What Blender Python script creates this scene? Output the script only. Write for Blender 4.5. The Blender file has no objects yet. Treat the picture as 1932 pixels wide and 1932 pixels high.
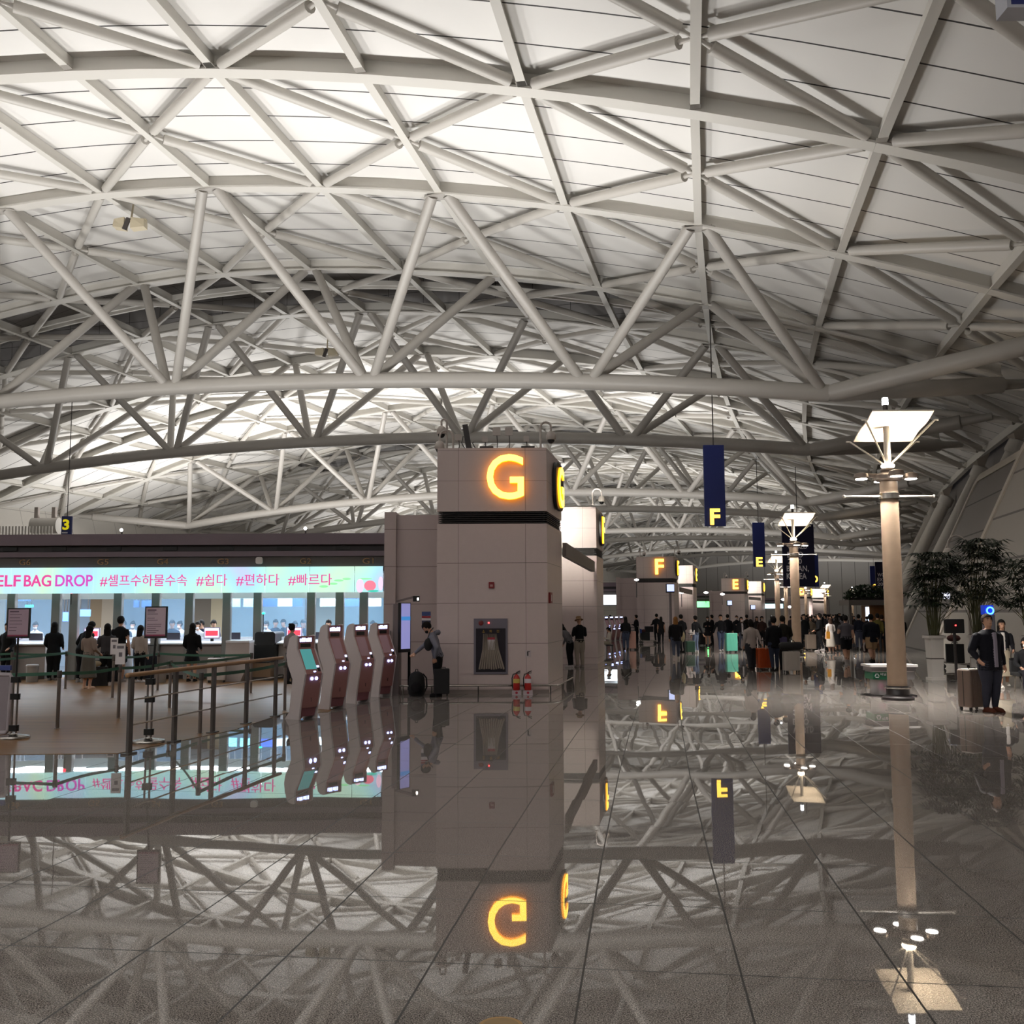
import bpy, bmesh, math, random
from mathutils import Vector, Matrix, kdtree
random.seed(7)
S = bpy.context.scene
COL = S.collection
PI = math.pi
# ------------------------------------------------------------------ camera
CAM_H = 1.9
F_PX = 1860.0
PITCH = math.atan(191 / 1860.0)
ROLL = math.radians(0.25)
cam_d = bpy.data.cameras.new('camera')
cam_d.sensor_width = 36.0
cam_d.lens = 36.0 * F_PX / 1932.0
cam_d.clip_end = 1000.0
cam = bpy.data.objects.new('camera', cam_d)
COL.objects.link(cam)
cam.matrix_world = Matrix.Translation((0, 0, CAM_H)) @ Matrix.Rotation(PI / 2 + PITCH, 4, 'X') @ Matrix.Rotation(-ROLL, 4, 'Z')
S.camera = cam
# ------------------------------------------------------------------ world, exposure, large lights
S.view_settings.view_transform = 'Standard'
S.view_settings.look = 'None'
S.view_settings.gamma = 1.0
S.view_settings.use_curve_mapping = False
S.view_settings.exposure = 0.52
S.cycles.use_denoising = True
S.cycles.max_bounces = 6
S.cycles.use_adaptive_sampling = True
S.cycles.adaptive_threshold = 0.02
S.cycles.diffuse_bounces = 3
S.cycles.glossy_bounces = 4
S.cycles.transmission_bounces = 6
S.cycles.transparent_max_bounces = 10
S.cycles.caustics_reflective = False
S.cycles.caustics_refractive = False
S.cycles.sample_clamp_indirect = 6.0
W = bpy.data.worlds.new('world')
S.world = W
W.use_nodes = True
W.node_tree.nodes['Background'].inputs[0].default_value = (0.02, 0.02, 0.025, 1)
W.node_tree.nodes['Background'].inputs[1].default_value = 1.0

# the hall follows a wide arc: s runs along it, t across it (to the right), z up
R_ARC = 445.0
PSI = math.radians(6.7)
def P(s, t, z=0.0):
    ph = s / R_ARC
    x = R_ARC - (R_ARC - t) * math.cos(ph)
    y = (R_ARC - t) * math.sin(ph)
    return Vector((x * math.cos(PSI) + y * math.sin(PSI), -x * math.sin(PSI) + y * math.cos(PSI), z))
CEN = Vector((R_ARC * math.cos(PSI), -R_ARC * math.sin(PSI), 0))
def ang(s):                     # heading of the hall axis at s, as a rotation about z
    return -(PSI + s / R_ARC)
def turn(ds):                   # rigid turn along the arc by ds
    return Matrix.Translation(CEN) @ Matrix.Rotation(-ds / R_ARC, 4, 'Z') @ Matrix.Translation(-CEN)
# rays of the photograph
_cr, _sr = math.cos(ROLL), math.sin(ROLL)
FWD = Vector((0, math.cos(PITCH), math.sin(PITCH)))
_R0 = Vector((1, 0, 0)); _U0 = _R0.cross(FWD)
RGT = _cr * _R0 - _sr * _U0
UPV = _cr * _U0 + _sr * _R0
def ray(x, y):
    return FWD + (x - 966) / F_PX * RGT - (y - 966) / F_PX * UPV
def G(x, y, z=0.0):             # where the ray of a pixel meets the height z
    d = ray(x, y); k = (z - CAM_H) / d.z
    return Vector((0, 0, CAM_H)) + k * d
def D(x, y, Y):                 # where it meets the upright plane at distance Y
    d = ray(x, y)
    return Vector((0, 0, CAM_H)) + d * (Y / d.y)

def area_light(name, loc, sx, sy, power, color, rot=(0, 0, 0), spread=PI, parent=None):
    l = bpy.data.lights.new(name, 'AREA'); l.shape = 'RECTANGLE'
    l.size = sx; l.size_y = sy; l.energy = power; l.color = color; l.spread = spread
    o = bpy.data.objects.new(name, l); COL.objects.link(o)
    o.location = loc; o.rotation_euler = rot
    if parent: o.parent = parent
    return o
WARM = (1.0, 0.99, 0.975)
UP = (PI, 0, 0)
UPLIGHTS = []    # s, t, watts: floodlights standing on the roofs of the check-in islands
for k_, f_ in ((-1, 2.5), (0, .60), (1, .66), (2, .6), (3, .55), (4, .5)):  # first entry: unseen row behind the viewpoint, raised to brighten the pillar fronts
    for t_, w_ in ((-3.5, 1150), (-11, 1350), (-19, 1500), (-28, 1480), (-39, 1180), (-54, 900)):
        if t_ < -35: w_ *= {0: 1.1, 1: 3.4, 2: 2.2}.get(k_, 1.0)
        UPLIGHTS.append(((34.5 + 46.5 * k_) if k_ >= 0 else -22.0, t_, w_ * f_))
for s, t, w in UPLIGHTS:
    area_light('floodlight', P(s, t, 6.02 if t > -5 else 4.75), 2.0, 0.8, w, WARM, (PI, 0, 0), math.radians(168))

# ------------------------------------------------------------------ helpers
def lin(c):
    return tuple((v / 12.92 if v <= 0.04045 else ((v + 0.055) / 1.055) ** 2.4) for v in c)
def hexc(h):
    return lin(tuple(int(h[i:i + 2], 16) / 255 for i in (0, 2, 4)))
MATS = {}
def mat(name, h, rough=0.5, metal=0.0, emit=0.0, spec=0.5, noise=0.0, nscale=6.0, bump=0.0):
    if name in MATS: return MATS[name]
    m = bpy.data.materials.new(name); m.use_nodes = True
    nt = m.node_tree; b = nt.nodes['Principled BSDF']
    c = hexc(h) if isinstance(h, str) else h
    b.inputs['Base Color'].default_value = (*c, 1)
    b.inputs['Roughness'].default_value = rough
    b.inputs['Metallic'].default_value = metal
    b.inputs['Specular IOR Level'].default_value = spec
    if emit:
        b.inputs['Emission Color'].default_value = (*c, 1)
        b.inputs['Emission Strength'].default_value = emit
    if noise or bump:
        tc = nt.nodes.new('ShaderNodeTexCoord')
        n = nt.nodes.new('ShaderNodeTexNoise'); n.inputs['Scale'].default_value = nscale; n.inputs['Detail'].default_value = 4
        nt.links.new(tc.outputs['Object'], n.inputs['Vector'])
        if noise:
            mx = nt.nodes.new('ShaderNodeMix'); mx.data_type = 'RGBA'; mx.blend_type = 'MIX'
            mx.inputs[6].default_value = (*[v * (1 - noise) for v in c], 1)
            mx.inputs[7].default_value = (*[min(1, v * (1 + noise)) for v in c], 1)
            nt.links.new(n.outputs['Fac'], mx.inputs[0]); nt.links.new(mx.outputs[2], b.inputs['Base Color'])
        if bump:
            bp = nt.nodes.new('ShaderNodeBump'); bp.inputs['Strength'].default_value = bump; bp.inputs['Distance'].default_value = 0.02
            nt.links.new(n.outputs['Fac'], bp.inputs['Height']); nt.links.new(bp.outputs['Normal'], b.inputs['Normal'])
    MATS[name] = m
    return m

class MB:
    def __init__(s): s.v = []; s.f = []; s.uv = None
    def add(s, vs, fs):
        o = len(s.v); s.v += [tuple(v) for v in vs]; s.f += [tuple(i + o for i in f) for f in fs]; return s
    def box(s, x0, x1, y0, y1, z0, z1, M=None):
        vs = [Vector((x, y, z)) for z in (z0, z1) for y in (y0, y1) for x in (x0, x1)]
        if M is not None: vs = [M @ v for v in vs]
        return s.add(vs, [(0, 2, 3, 1), (4, 5, 7, 6), (0, 1, 5, 4), (2, 6, 7, 3), (1, 3, 7, 5), (0, 4, 6, 2)])
    def rbox(s, x0, x1, y0, y1, z0, z1, r=0.02, n=3, M=None, axis='z'):
        # box with rounded edges along one axis
        def ring(a0, a1, b0, b1):
            pts = []
            for cx, cy, st in ((a1 - r, b1 - r, 0), (a0 + r, b1 - r, 1), (a0 + r, b0 + r, 2), (a1 - r, b0 + r, 3)):
                for k in range(n + 1):
                    a = (st + k / n) * PI / 2
                    pts.append((cx + r * math.cos(a), cy + r * math.sin(a)))
            return pts
        if axis == 'z': s.prism([Vector((a, b, z0)) for a, b in ring(x0, x1, y0, y1)], Vector((0, 0, z1 - z0)), M)
        elif axis == 'y': s.prism([Vector((a, y1, b)) for a, b in ring(x0, x1, z0, z1)], Vector((0, y0 - y1, 0)), M)
        else: s.prism([Vector((x0, a, b)) for a, b in ring(y0, y1, z0, z1)], Vector((x1 - x0, 0, 0)), M)
        return s
    def prism(s, pts, ext, M=None):
        n = len(pts); vs = [Vector(p) for p in pts] + [Vector(p) + Vector(ext) for p in pts]
        if M is not None: vs = [M @ v for v in vs]
        return s.add(vs, [tuple(range(n - 1, -1, -1)), tuple(range(n, 2 * n))] + [(i, (i + 1) % n, n + (i + 1) % n, n + i) for i in range(n)])
    def tube(s, p0, p1, r0, r1=None, n=10, caps=True):
        return s.path([p0, p1], [r0, r1 if r1 is not None else r0], n, caps)
    def path(s, pts, rs, n=10, caps=True):
        pts = [Vector(p) for p in pts]
        if not isinstance(rs, (list, tuple)): rs = [rs] * len(pts)
        vs = []; ref = None
        for i, p in enumerate(pts):
            d = (pts[min(i + 1, len(pts) - 1)] - pts[max(i - 1, 0)]).normalized()
            if ref is None:
                ref = d.orthogonal().normalized()
            ref = (ref - d * ref.dot(d)).normalized(); b = d.cross(ref)
            for k in range(n):
                a = 2 * PI * k / n
                vs.append(p + rs[i] * (math.cos(a) * ref + math.sin(a) * b))
        fs = []
        for i in range(len(pts) - 1):
            for k in range(n):
                k2 = (k + 1) % n
                fs.append((i * n + k, i * n + k2, (i + 1) * n + k2, (i + 1) * n + k))
        if caps: fs += [tuple(range(n - 1, -1, -1)), tuple(range((len(pts) - 1) * n, len(pts) * n))]
        return s.add(vs, fs)
    def beam(s, p0, p1, w, h, up=(0, 0, 1)):   # rectangular bar, top face along the line p0-p1
        p0, p1, up = Vector(p0), Vector(p1), Vector(up)
        d = (p1 - p0).normalized(); sd = d.cross(up).normalized(); u = sd.cross(d)
        vs = []
        for p in (p0, p1):
            for a, b in ((-1, -1), (1, -1), (1, 0), (-1, 0)):
                vs.append(p + sd * (a * w / 2) + u * (h if b < 0 else 0) * -1)
        return s.add(vs, [(3, 2, 1, 0), (4, 5, 6, 7), (0, 1, 5, 4), (1, 2, 6, 5), (2, 3, 7, 6), (3, 0, 4, 7)])
    def strip(s, ring_list, closed=True, caps=True):   # loft between rings of equal size
        n = len(ring_list[0]); vs = [v for r in ring_list for v in r]; fs = []
        for i in range(len(ring_list) - 1):
            for k in range(n if closed else n - 1):
                k2 = (k + 1) % n
                fs.append((i * n + k, i * n + k2, (i + 1) * n + k2, (i + 1) * n + k))
        if caps and closed: fs += [tuple(range(n - 1, -1, -1)), tuple(range((len(ring_list) - 1) * n, len(ring_list) * n))]
        return s.add(vs, fs)
    def lathe(s, prof, c=(0, 0, 0), n=20, sx=1, sy=1):
        c = Vector(c)
        rings = [[c + Vector((r * sx * math.cos(2 * PI * k / n), r * sy * math.sin(2 * PI * k / n), z)) for k in range(n)] for r, z in prof]
        return s.strip(rings)
    def ell(s, c, rx, ry, rz, n=14, m=9, M=None):
        c = Vector(c); rings = []
        for i in range(m + 1):
            a = -PI / 2 + PI * (0.04 + 0.92 * i / m)
            ring = []
            for k in range(n):
                v = Vector((rx * math.cos(a) * math.cos(2 * PI * k / n), ry * math.cos(a) * math.sin(2 * PI * k / n), rz * math.sin(a)))
                if M is not None: v = M @ v
                ring.append(c + v)
            rings.append(ring)
        return s.strip(rings)
    def build(s, name, m=None, parent=None, smooth=False, mats=None, fm=None):
        me = bpy.data.meshes.new(name); me.from_pydata(s.v, [], s.f)
        for mm in (mats or ([m] if m else [])): me.materials.append(mm)
        if fm is not None: me.polygons.foreach_set('material_index', fm)
        if smooth:
            me.polygons.foreach_set('use_smooth', [True] * len(me.polygons))
        me.update()
        o = bpy.data.objects.new(name, me); COL.objects.link(o)
        if parent is not None: o.parent = parent
        if smooth: sharp(me)
        return o
def sharp(me, a=0.7):
    bm = bmesh.new(); bm.from_mesh(me)
    for e in bm.edges:
        if len(e.link_faces) == 2 and e.calc_face_angle(0) > a: e.smooth = False
    bm.to_mesh(me); bm.free()
def tag(o, label=None, cat=None, group=None, kind=None):
    if label: o['label'] = label
    if cat: o['category'] = cat
    if group: o['group'] = group
    if kind: o['kind'] = kind
    return o
def thing(name, label, cat, loc=(0, 0, 0), rz=0.0, group=None, kind=None):
    o = bpy.data.objects.new(name, None); COL.objects.link(o)
    o.empty_display_size = 0.2
    o.location = loc; o.rotation_euler = (0, 0, rz)
    return tag(o, label, cat, group, kind)
def copy_tree(o, parent=None):
    c = o.copy(); COL.objects.link(c)
    if parent is not None: c.parent = parent
    for ch in list(o.children): copy_tree(ch, c)
    return c
def dup(o, loc=None, rz=None, label=None, group=None, sc=None):
    c = copy_tree(o)
    if loc is not None: c.location = loc
    if rz is not None: c.rotation_euler = (0, 0, rz)
    if sc is not None: c.scale = (sc, sc, sc)
    if label: c['label'] = label
    if group: c['group'] = group
    return c
def rz(v, a):
    return Matrix.Rotation(a, 3, 'Z') @ Vector(v)
_DG = None
def text_mesh(body, size, depth=0.01, bold=0.0, name='lettering', m=None, parent=None, align='CENTER', M=None, spacing=1.0, sx=1.0):
    cu = bpy.data.curves.new(name, 'FONT'); cu.body = body; cu.size = size; cu.extrude = depth / 2; cu.offset = bold
    cu.align_x = align; cu.align_y = 'CENTER'; cu.space_character = spacing; cu.resolution_u = 4
    o = bpy.data.objects.new(name, cu); COL.objects.link(o)
    bpy.context.view_layer.update()
    me = bpy.data.meshes.new_from_object(o.evaluated_get(bpy.context.evaluated_depsgraph_get()))
    bpy.data.objects.remove(o); bpy.data.curves.remove(cu)
    me.name = name
    T = Matrix.Rotation(PI / 2, 4, 'X') @ Matrix.Diagonal((sx, 1, 1, 1))      # text stands upright facing -Y
    me.transform((M if M is not None else Matrix()) @ T)
    me.materials.clear()
    if m: me.materials.append(m)
    o = bpy.data.objects.new(name, me); COL.objects.link(o)
    if parent is not None: o.parent = parent
    return o
# ------------------------------------------------------------------ materials of the setting
def floor_mat():
    m = bpy.data.materials.new('polished_granite'); m.use_nodes = True
    nt = m.node_tree; N = nt.nodes; L = nt.links; b = N['Principled BSDF']
    uv = N.new('ShaderNodeUVMap')
    sep = N.new('ShaderNodeSeparateXYZ'); L.new(uv.outputs['UV'], sep.inputs[0])
    def mth(op, a, c=None, d=None):
        n = N.new('ShaderNodeMath'); n.operation = op
        for i, v in enumerate((a, c, d)):
            if v is None: continue
            if isinstance(v, (int, float)): n.inputs[i].default_value = v
            else: L.new(v, n.inputs[i])
        return n.outputs[0]
    u = mth('DIVIDE', mth('ADD', sep.outputs[0], 0.31), 0.829)       # across
    v = mth('DIVIDE', mth('SUBTRACT', sep.outputs[1], 5.52), 1.2)    # along
    fu, fv = mth('FRACT', u), mth('FRACT', v)
    du = mth('MULTIPLY', mth('MINIMUM', fu, mth('SUBTRACT', 1.0, fu)), 0.829)
    dv = mth('MULTIPLY', mth('MINIMUM', fv, mth('SUBTRACT', 1.0, fv)), 1.2)
    ju = mth('LESS_THAN', du, 0.006)
    jv = mth('LESS_THAN', dv, 0.0055)
    joint = mth('MAXIMUM', ju, jv)
    # one random tone and a hair of tilt per tile
    cmb = N.new('ShaderNodeCombineXYZ'); L.new(mth('FLOOR', u), cmb.inputs[0]); L.new(mth('FLOOR', v), cmb.inputs[1])
    wn = N.new('ShaderNodeTexWhiteNoise'); wn.noise_dimensions = '2D'; L.new(cmb.outputs[0], wn.inputs['Vector'])
    geo = N.new('ShaderNodeNewGeometry')
    tc = N.new('ShaderNodeTexCoord')
    n1 = N.new('ShaderNodeTexNoise'); n1.inputs['Scale'].default_value = 130; n1.inputs['Detail'].default_value = 3; n1.inputs['Roughness'].default_value = 0.7
    L.new(tc.outputs['Object'], n1.inputs['Vector'])
    n2 = N.new('ShaderNodeTexVoronoi'); n2.inputs['Scale'].default_value = 90
    L.new(tc.outputs['Object'], n2.inputs['Vector'])
    ramp = N.new('ShaderNodeValToRGB')
    ramp.color_ramp.elements[0].position = 0.41; ramp.color_ramp.elements[0].color = (*hexc('3f3b39'), 1)
    ramp.color_ramp.elements[1].position = 0.60; ramp.color_ramp.elements[1].color = (*hexc('b9b0a9'), 1)
    L.new(n1.outputs['Fac'], ramp.inputs[0])
    mix = N.new('ShaderNodeMix'); mix.data_type = 'RGBA'; mix.blend_type = 'MULTIPLY'; mix.inputs[0].default_value = 0.35
    L.new(ramp.outputs[0], mix.inputs[6]); L.new(n2.outputs['Distance'], mix.inputs[7])
    tone = mth('ADD', mth('MULTIPLY', wn.outputs['Value'], 0.14), 0.93)
    vs = N.new('ShaderNodeVectorMath'); vs.operation = 'SCALE'; L.new(mix.outputs[2], vs.inputs[0]); L.new(tone, vs.inputs['Scale'])
    mj = N.new('ShaderNodeMix'); mj.data_type = 'RGBA'; L.new(joint, mj.inputs[0]); L.new(vs.outputs[0], mj.inputs[6]); mj.inputs[7].default_value = (0.008, 0.007, 0.007, 1)
    L.new(mj.outputs[2], b.inputs['Base Color'])
    L.new(mth('ADD', mth('MULTIPLY', joint, 0.5), 0.014), b.inputs['Roughness'])
    b.inputs['IOR'].default_value = 1.62
    # tilt of each tile + long shallow waves of the polish
    nz = N.new('ShaderNodeTexNoise'); nz.inputs['Scale'].default_value = 0.9; nz.inputs['Detail'].default_value = 1; L.new(tc.outputs['Object'], nz.inputs['Vector'])
    sub = N.new('ShaderNodeVectorMath'); sub.operation = 'SUBTRACT'; L.new(wn.outputs['Color'], sub.inputs[0]); sub.inputs[1].default_value = (0.5, 0.5, 0.5)
    sub2 = N.new('ShaderNodeVectorMath'); sub2.operation = 'SUBTRACT'; L.new(nz.outputs['Color'], sub2.inputs[0]); sub2.inputs[1].default_value = (0.5, 0.5, 0.5)
    m1 = N.new('ShaderNodeVectorMath'); m1.operation = 'MULTIPLY'; L.new(sub.outputs[0], m1.inputs[0]); m1.inputs[1].default_value = (0.0012, 0.0022, 0)
    m2 = N.new('ShaderNodeVectorMath'); m2.operation = 'MULTIPLY'; L.new(sub2.outputs[0], m2.inputs[0]); m2.inputs[1].default_value = (0.003, 0.006, 0)
    a1 = N.new('ShaderNodeVectorMath'); a1.operation = 'ADD'; L.new(m1.outputs[0], a1.inputs[0]); L.new(m2.outputs[0], a1.inputs[1])
    a2 = N.new('ShaderNodeVectorMath'); a2.operation = 'ADD'; L.new(a1.outputs[0], a2.inputs[0]); L.new(geo.outputs['Normal'], a2.inputs[1])
    nn = N.new('ShaderNodeVectorMath'); nn.operation = 'NORMALIZE'; L.new(a2.outputs[0], nn.inputs[0])
    L.new(nn.outputs[0], b.inputs['Normal'])
    return m
def panel_mat(name, h, rough, du, dv, w, jh, uvoff=(0, 0), noise=0.05, nscale=3.0, dirt=0.0, spec=0.5):
    # stone or sheet panels with thin joints, laid by UV (metres)
    m = bpy.data.materials.new(name); m.use_nodes = True
    nt = m.node_tree; N = nt.nodes; L = nt.links; b = N['Principled BSDF']
    uv = N.new('ShaderNodeUVMap'); sep = N.new('ShaderNodeSeparateXYZ'); L.new(uv.outputs['UV'], sep.inputs[0])
    def mth(op, a, c=None):
        n = N.new('ShaderNodeMath'); n.operation = op
        for i, v in enumerate((a, c)):
            if v is None: continue
            if isinstance(v, (int, float)): n.inputs[i].default_value = v
            else: L.new(v, n.inputs[i])
        return n.outputs[0]
    js = []
    for k, (dd, off) in enumerate(((du, uvoff[0]), (dv, uvoff[1]))):
        if not dd: continue
        f = mth('FRACT', mth('DIVIDE', mth('SUBTRACT', sep.outputs[k], off), dd))
        js.append(mth('LESS_THAN', mth('MULTIPLY', mth('MINIMUM', f, mth('SUBTRACT', 1.0, f)), dd), w / 2))
    j = js[0] if len(js) == 1 else mth('MAXIMUM', js[0], js[1])
    tc = N.new('ShaderNodeTexCoord'); n = N.new('ShaderNodeTexNoise'); n.inputs['Scale'].default_value = nscale; n.inputs['Detail'].default_value = 6; n.inputs['Roughness'].default_value = 0.65
    L.new(tc.outputs['Object'], n.inputs['Vector'])
    c = hexc(h); mx = N.new('ShaderNodeMix'); mx.data_type = 'RGBA'
    mx.inputs[6].default_value = (*[v * (1 - noise) for v in c], 1); mx.inputs[7].default_value = (*[min(1, v * (1 + noise)) for v in c], 1)
    L.new(n.outputs['Fac'], mx.inputs[0])
    mj = N.new('ShaderNodeMix'); mj.data_type = 'RGBA'; L.new(j, mj.inputs[0]); L.new(mx.outputs[2], mj.inputs[6]); mj.inputs[7].default_value = (*hexc(jh), 1)
    L.new(mj.outputs[2], b.inputs['Base Color']); b.inputs['Roughness'].default_value = rough; b.inputs['Specular IOR Level'].default_value = spec
    MATS[name] = m
    return m
M_FLOOR = floor_mat()
M_CEIL = panel_mat('ceiling_sheet', 'e0ddd8', 0.7, 0, 2.05, 0.07, '2e2b2a', noise=0.03, nscale=0.4)
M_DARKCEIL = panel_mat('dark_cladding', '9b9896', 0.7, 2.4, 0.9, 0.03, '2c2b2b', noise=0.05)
M_STEEL = mat('painted_steel', 'a8a39c', 0.45, noise=0.03, nscale=1.0)
M_RIB = mat('painted_rib', 'cdc9c1', 0.5)
M_TUBE = mat('painted_tube', 'bfbab2', 0.45)
M_BOLT = mat('bolt_plate', '9a948c', 0.5)
M_WOOD = None
def set_uv(o, fn):
    me = o.data; l = me.uv_layers.new(name='UVMap')
    for lp in me.loops:
        l.data[lp.index].uv = fn(me.vertices[lp.vertex_index].co)
def set_uv_box(o, M=None):
    # metres, by the dominant direction of each face
    me = o.data; l = me.uv_layers.new(name='UVMap')
    for p in me.polygons:
        n = p.normal
        for li in p.loop_indices:
            co = me.vertices[me.loops[li].vertex_index].co
            if abs(n.z) > 0.7: l.data[li].uv = (co.x, co.y)
            elif abs(n.x) > abs(n.y): l.data[li].uv = (co.y, co.z)
            else: l.data[li].uv = (co.x, co.z)

# ------------------------------------------------------------------ floor
def st_of(co):
    x, y = co[0], co[1]
    X = x * math.cos(PSI) - y * math.sin(PSI); Yy = x * math.sin(PSI) + y * math.cos(PSI)
    return math.atan2(Yy, R_ARC - X) * R_ARC, R_ARC - math.hypot(R_ARC - X, Yy)
mb = MB(); ss = [-60 + i * 4 for i in range(84)]; ts = [-75, -50, -30, -15, -7, 0, 7, 14, 24]
for s in ss:
    for t in ts: mb.v.append(tuple(P(s, t, 0)))
nt_ = len(ts)
for i in range(len(ss) - 1):
    for k in range(nt_ - 1): mb.f.append((i * nt_ + k, i * nt_ + k + 1, (i + 1) * nt_ + k + 1, (i + 1) * nt_ + k))
fl = mb.build('floor', M_FLOOR)
set_uv(fl, lambda co: (st_of(co)[1], st_of(co)[0]))
tag(fl, 'polished grey granite tile floor of the whole departures hall', 'floor', kind='structure')

# ------------------------------------------------------------------ roof
TC = -26.3
RIBS = [TC + 5.52 * j for j in range(-8, 9)]
def zb(t):                       # underside of the arch beams
    d = math.sqrt((t - TC) ** 2 + 1) - 1
    return 21.62 - 0.03 * d - 0.0045 * d * d
def zc(t): return zb(t) + 0.62   # ceiling sheet
PER = 46.5
ARCS = [22.5, 30.5, 40.0, 50.7, 58.5, 69.0]
TEND = 17.9
TS = [TC - 44.2 + 2.763 * i for i in range(33)]
GAP_T = (-50.5, -3.6)
def frame_at(s):                 # placement of a roof thing whose own frame stands at the middle of the arc s
    return Matrix.Translation(P(s, TC, 0)) @ Matrix.Rotation(ang(s), 4, 'Z')
def put(o, M):
    o.matrix_world = M
def build_strip(sa, sb, gap):
    """One strip of ceiling between two arches with its ribs and tube braces, in the frame at sa."""
    Mi = frame_at(sa).inverted()
    def q(s, t, z): return Mi @ P(s, t, z)
    mb = MB(); uvs = []
    tt = TS if not gap else sorted(TS + list(GAP_T))
    ds = (sa, sb)
    for t in tt:
        for s in ds: mb.v.append(tuple(q(s, t, zc(t))))
    n = len(tt)
    for i in range(n - 1):
        mid = (tt[i] + tt[i + 1]) / 2
        if gap and GAP_T[0] < mid < GAP_T[1]: continue
        mb.f.append((2 * i, 2 * i + 2, 2 * i + 3, 2 * i + 1))
    c = mb.build('ceiling', M_CEIL)
    def uvf(co):
        w = frame_at(sa) @ co; s, t = st_of(w); return (t, s - sa)
    set_uv(c, uvf)
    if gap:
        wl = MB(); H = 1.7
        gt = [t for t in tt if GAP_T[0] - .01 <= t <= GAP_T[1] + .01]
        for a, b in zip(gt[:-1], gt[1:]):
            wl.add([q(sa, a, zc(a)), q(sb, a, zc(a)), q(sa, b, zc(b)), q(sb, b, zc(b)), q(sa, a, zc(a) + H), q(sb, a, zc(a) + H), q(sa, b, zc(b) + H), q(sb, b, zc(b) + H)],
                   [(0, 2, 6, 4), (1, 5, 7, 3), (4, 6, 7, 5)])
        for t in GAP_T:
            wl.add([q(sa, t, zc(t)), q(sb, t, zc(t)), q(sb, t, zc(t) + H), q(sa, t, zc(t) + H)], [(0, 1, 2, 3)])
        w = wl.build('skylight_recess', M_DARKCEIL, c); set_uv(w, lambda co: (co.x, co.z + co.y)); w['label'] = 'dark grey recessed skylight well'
        for ds_ in (3.2, 3.75):
            r = MB()
            for i in range(len(tt) - 1):
                r.beam(q(sa + ds_, tt[i], zc(tt[i]) - 0.05), q(sa + ds_, tt[i + 1], zc(tt[i + 1]) - 0.05), 0.16, 0.3)
            r.build('blind_rail', M_RIB, c)
    for j, t in enumerate(RIBS):
        r = MB(); z = zc(t) - 0.03
        r.beam(q(sa, t, z), q(sb, t, z), 0.05, 0.5, up=(0, 0, 1))
        r.beam(q(sa, t, z - 0.5), q(sb, t, z - 0.5), 0.3, 0.05)
        r.build('rib', M_RIB, c)
    sm = (sa + sb) / 2
    for j in range(1, len(RIBS) - 1, 2):
        M_ = (sm, RIBS[j])
        for s_, k in ((sa, j - 1), (sa, j + 1), (sb, j - 1), (sb, j + 1)):
            a = q(sm, RIBS[j], zc(RIBS[j]) - 0.42); b = q(s_, RIBS[k], zc(RIBS[k]) - 0.42)
            d = (b - a).normalized(); a2 = a + d * 0.55; b2 = b - d * 0.5
            tb = MB()
            tb.path([a, a + d * 0.3, a2, a2 + d * 0.01, b2 - d * 0.01, b2, b - d * 0.25, b], [0.06, 0.06, 0.09, 0.2, 0.2, 0.09, 0.06, 0.06], 10)
            tb.build('brace_tube', M_TUBE, c, smooth=True)
    return c
strips = [build_strip(ARCS[i], ARCS[i + 1], i == 3) for i in range(5)]
last = build_strip(69.0, 69.0 + 0.0001, False) if False else None
ORD = ['second', 'third', 'fourth', 'fifth']
STRIP_LABEL = ['white roof strip above the first check-in island, before the first bare arch', 'white roof strip between the first bare arch and the first truss',
               'white roof strip inside the first truss', 'roof strip with the dark recessed skylight between the first pair of trusses', 'white roof strip inside the second truss']
NAMES_K = {-1: 'behind the viewpoint', 0: 'over the nearest bay', 1: 'over the second bay', 2: 'over the third bay', 3: 'over the fourth bay', 4: 'over the fifth bay'}
KINDS_I = ['white roof strip leading up to the bare arch', 'white roof strip leading from the bare arch to a truss', 'white roof strip over the near truss of a pair',
           'roof strip with dark skylight recess between paired trusses', 'white roof strip over the far truss of a pair']
for i, c in enumerate(strips):
    tag(c, KINDS_I[i] + ' ' + NAMES_K[0], 'ceiling', 'roof strips', 'structure')
    for k in (-1, 1, 2, 3, 4):
        d = copy_tree(c) if k > -1 else c.copy()
        if k == -1: COL.objects.link(d)
        put(d, frame_at(ARCS[i] + PER * k))
        d['label'] = KINDS_I[i] + ' ' + NAMES_K[k]
    put(c, frame_at(ARCS[i]))

def arch_mesh(s0, s, name, parent, w=0.6, h=0.7):
    Mi = frame_at(s0).inverted(); mb = MB()
    rings = []
    for t in TS:
        if t > TEND: continue
        z = zb(t)
        rings.append([Mi @ P(s - w / 2, t, z), Mi @ P(s + w / 2, t, z), Mi @ P(s + w / 2, t, z + 0.08), Mi @ P(s + 0.1, t, z + 0.09), Mi @ P(s + 0.1, t, z + h), Mi @ P(s - 0.1, t, z + h), Mi @ P(s - 0.1, t, z + 0.09), Mi @ P(s - w / 2, t, z + 0.08)])
    mb.strip(rings)
    return mb.build(name, M_RIB, parent)
a0 = thing('arch_beam', 'curved steel arch crossing the roof with no truss, nearest of its kind', 'beam', group='bare roof arches')
arch_mesh(30.5, 30.5, 'beam', a0)
pl = MB(); Mi = frame_at(30.5).inverted()
for t in RIBS[2:]:
    c_ = P(30.5 - 0.32, t, zc(t) - 0.56); 
    pl.box(-0.17, 0.17, -0.3, 0.05, -0.02, 0.02, Mi @ Matrix.Translation(c_) @ Matrix.Rotation(ang(30.5), 4, 'Z'))
pl.build('splice_plates', M_BOLT, a0)
put(a0, frame_at(30.5))
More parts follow.
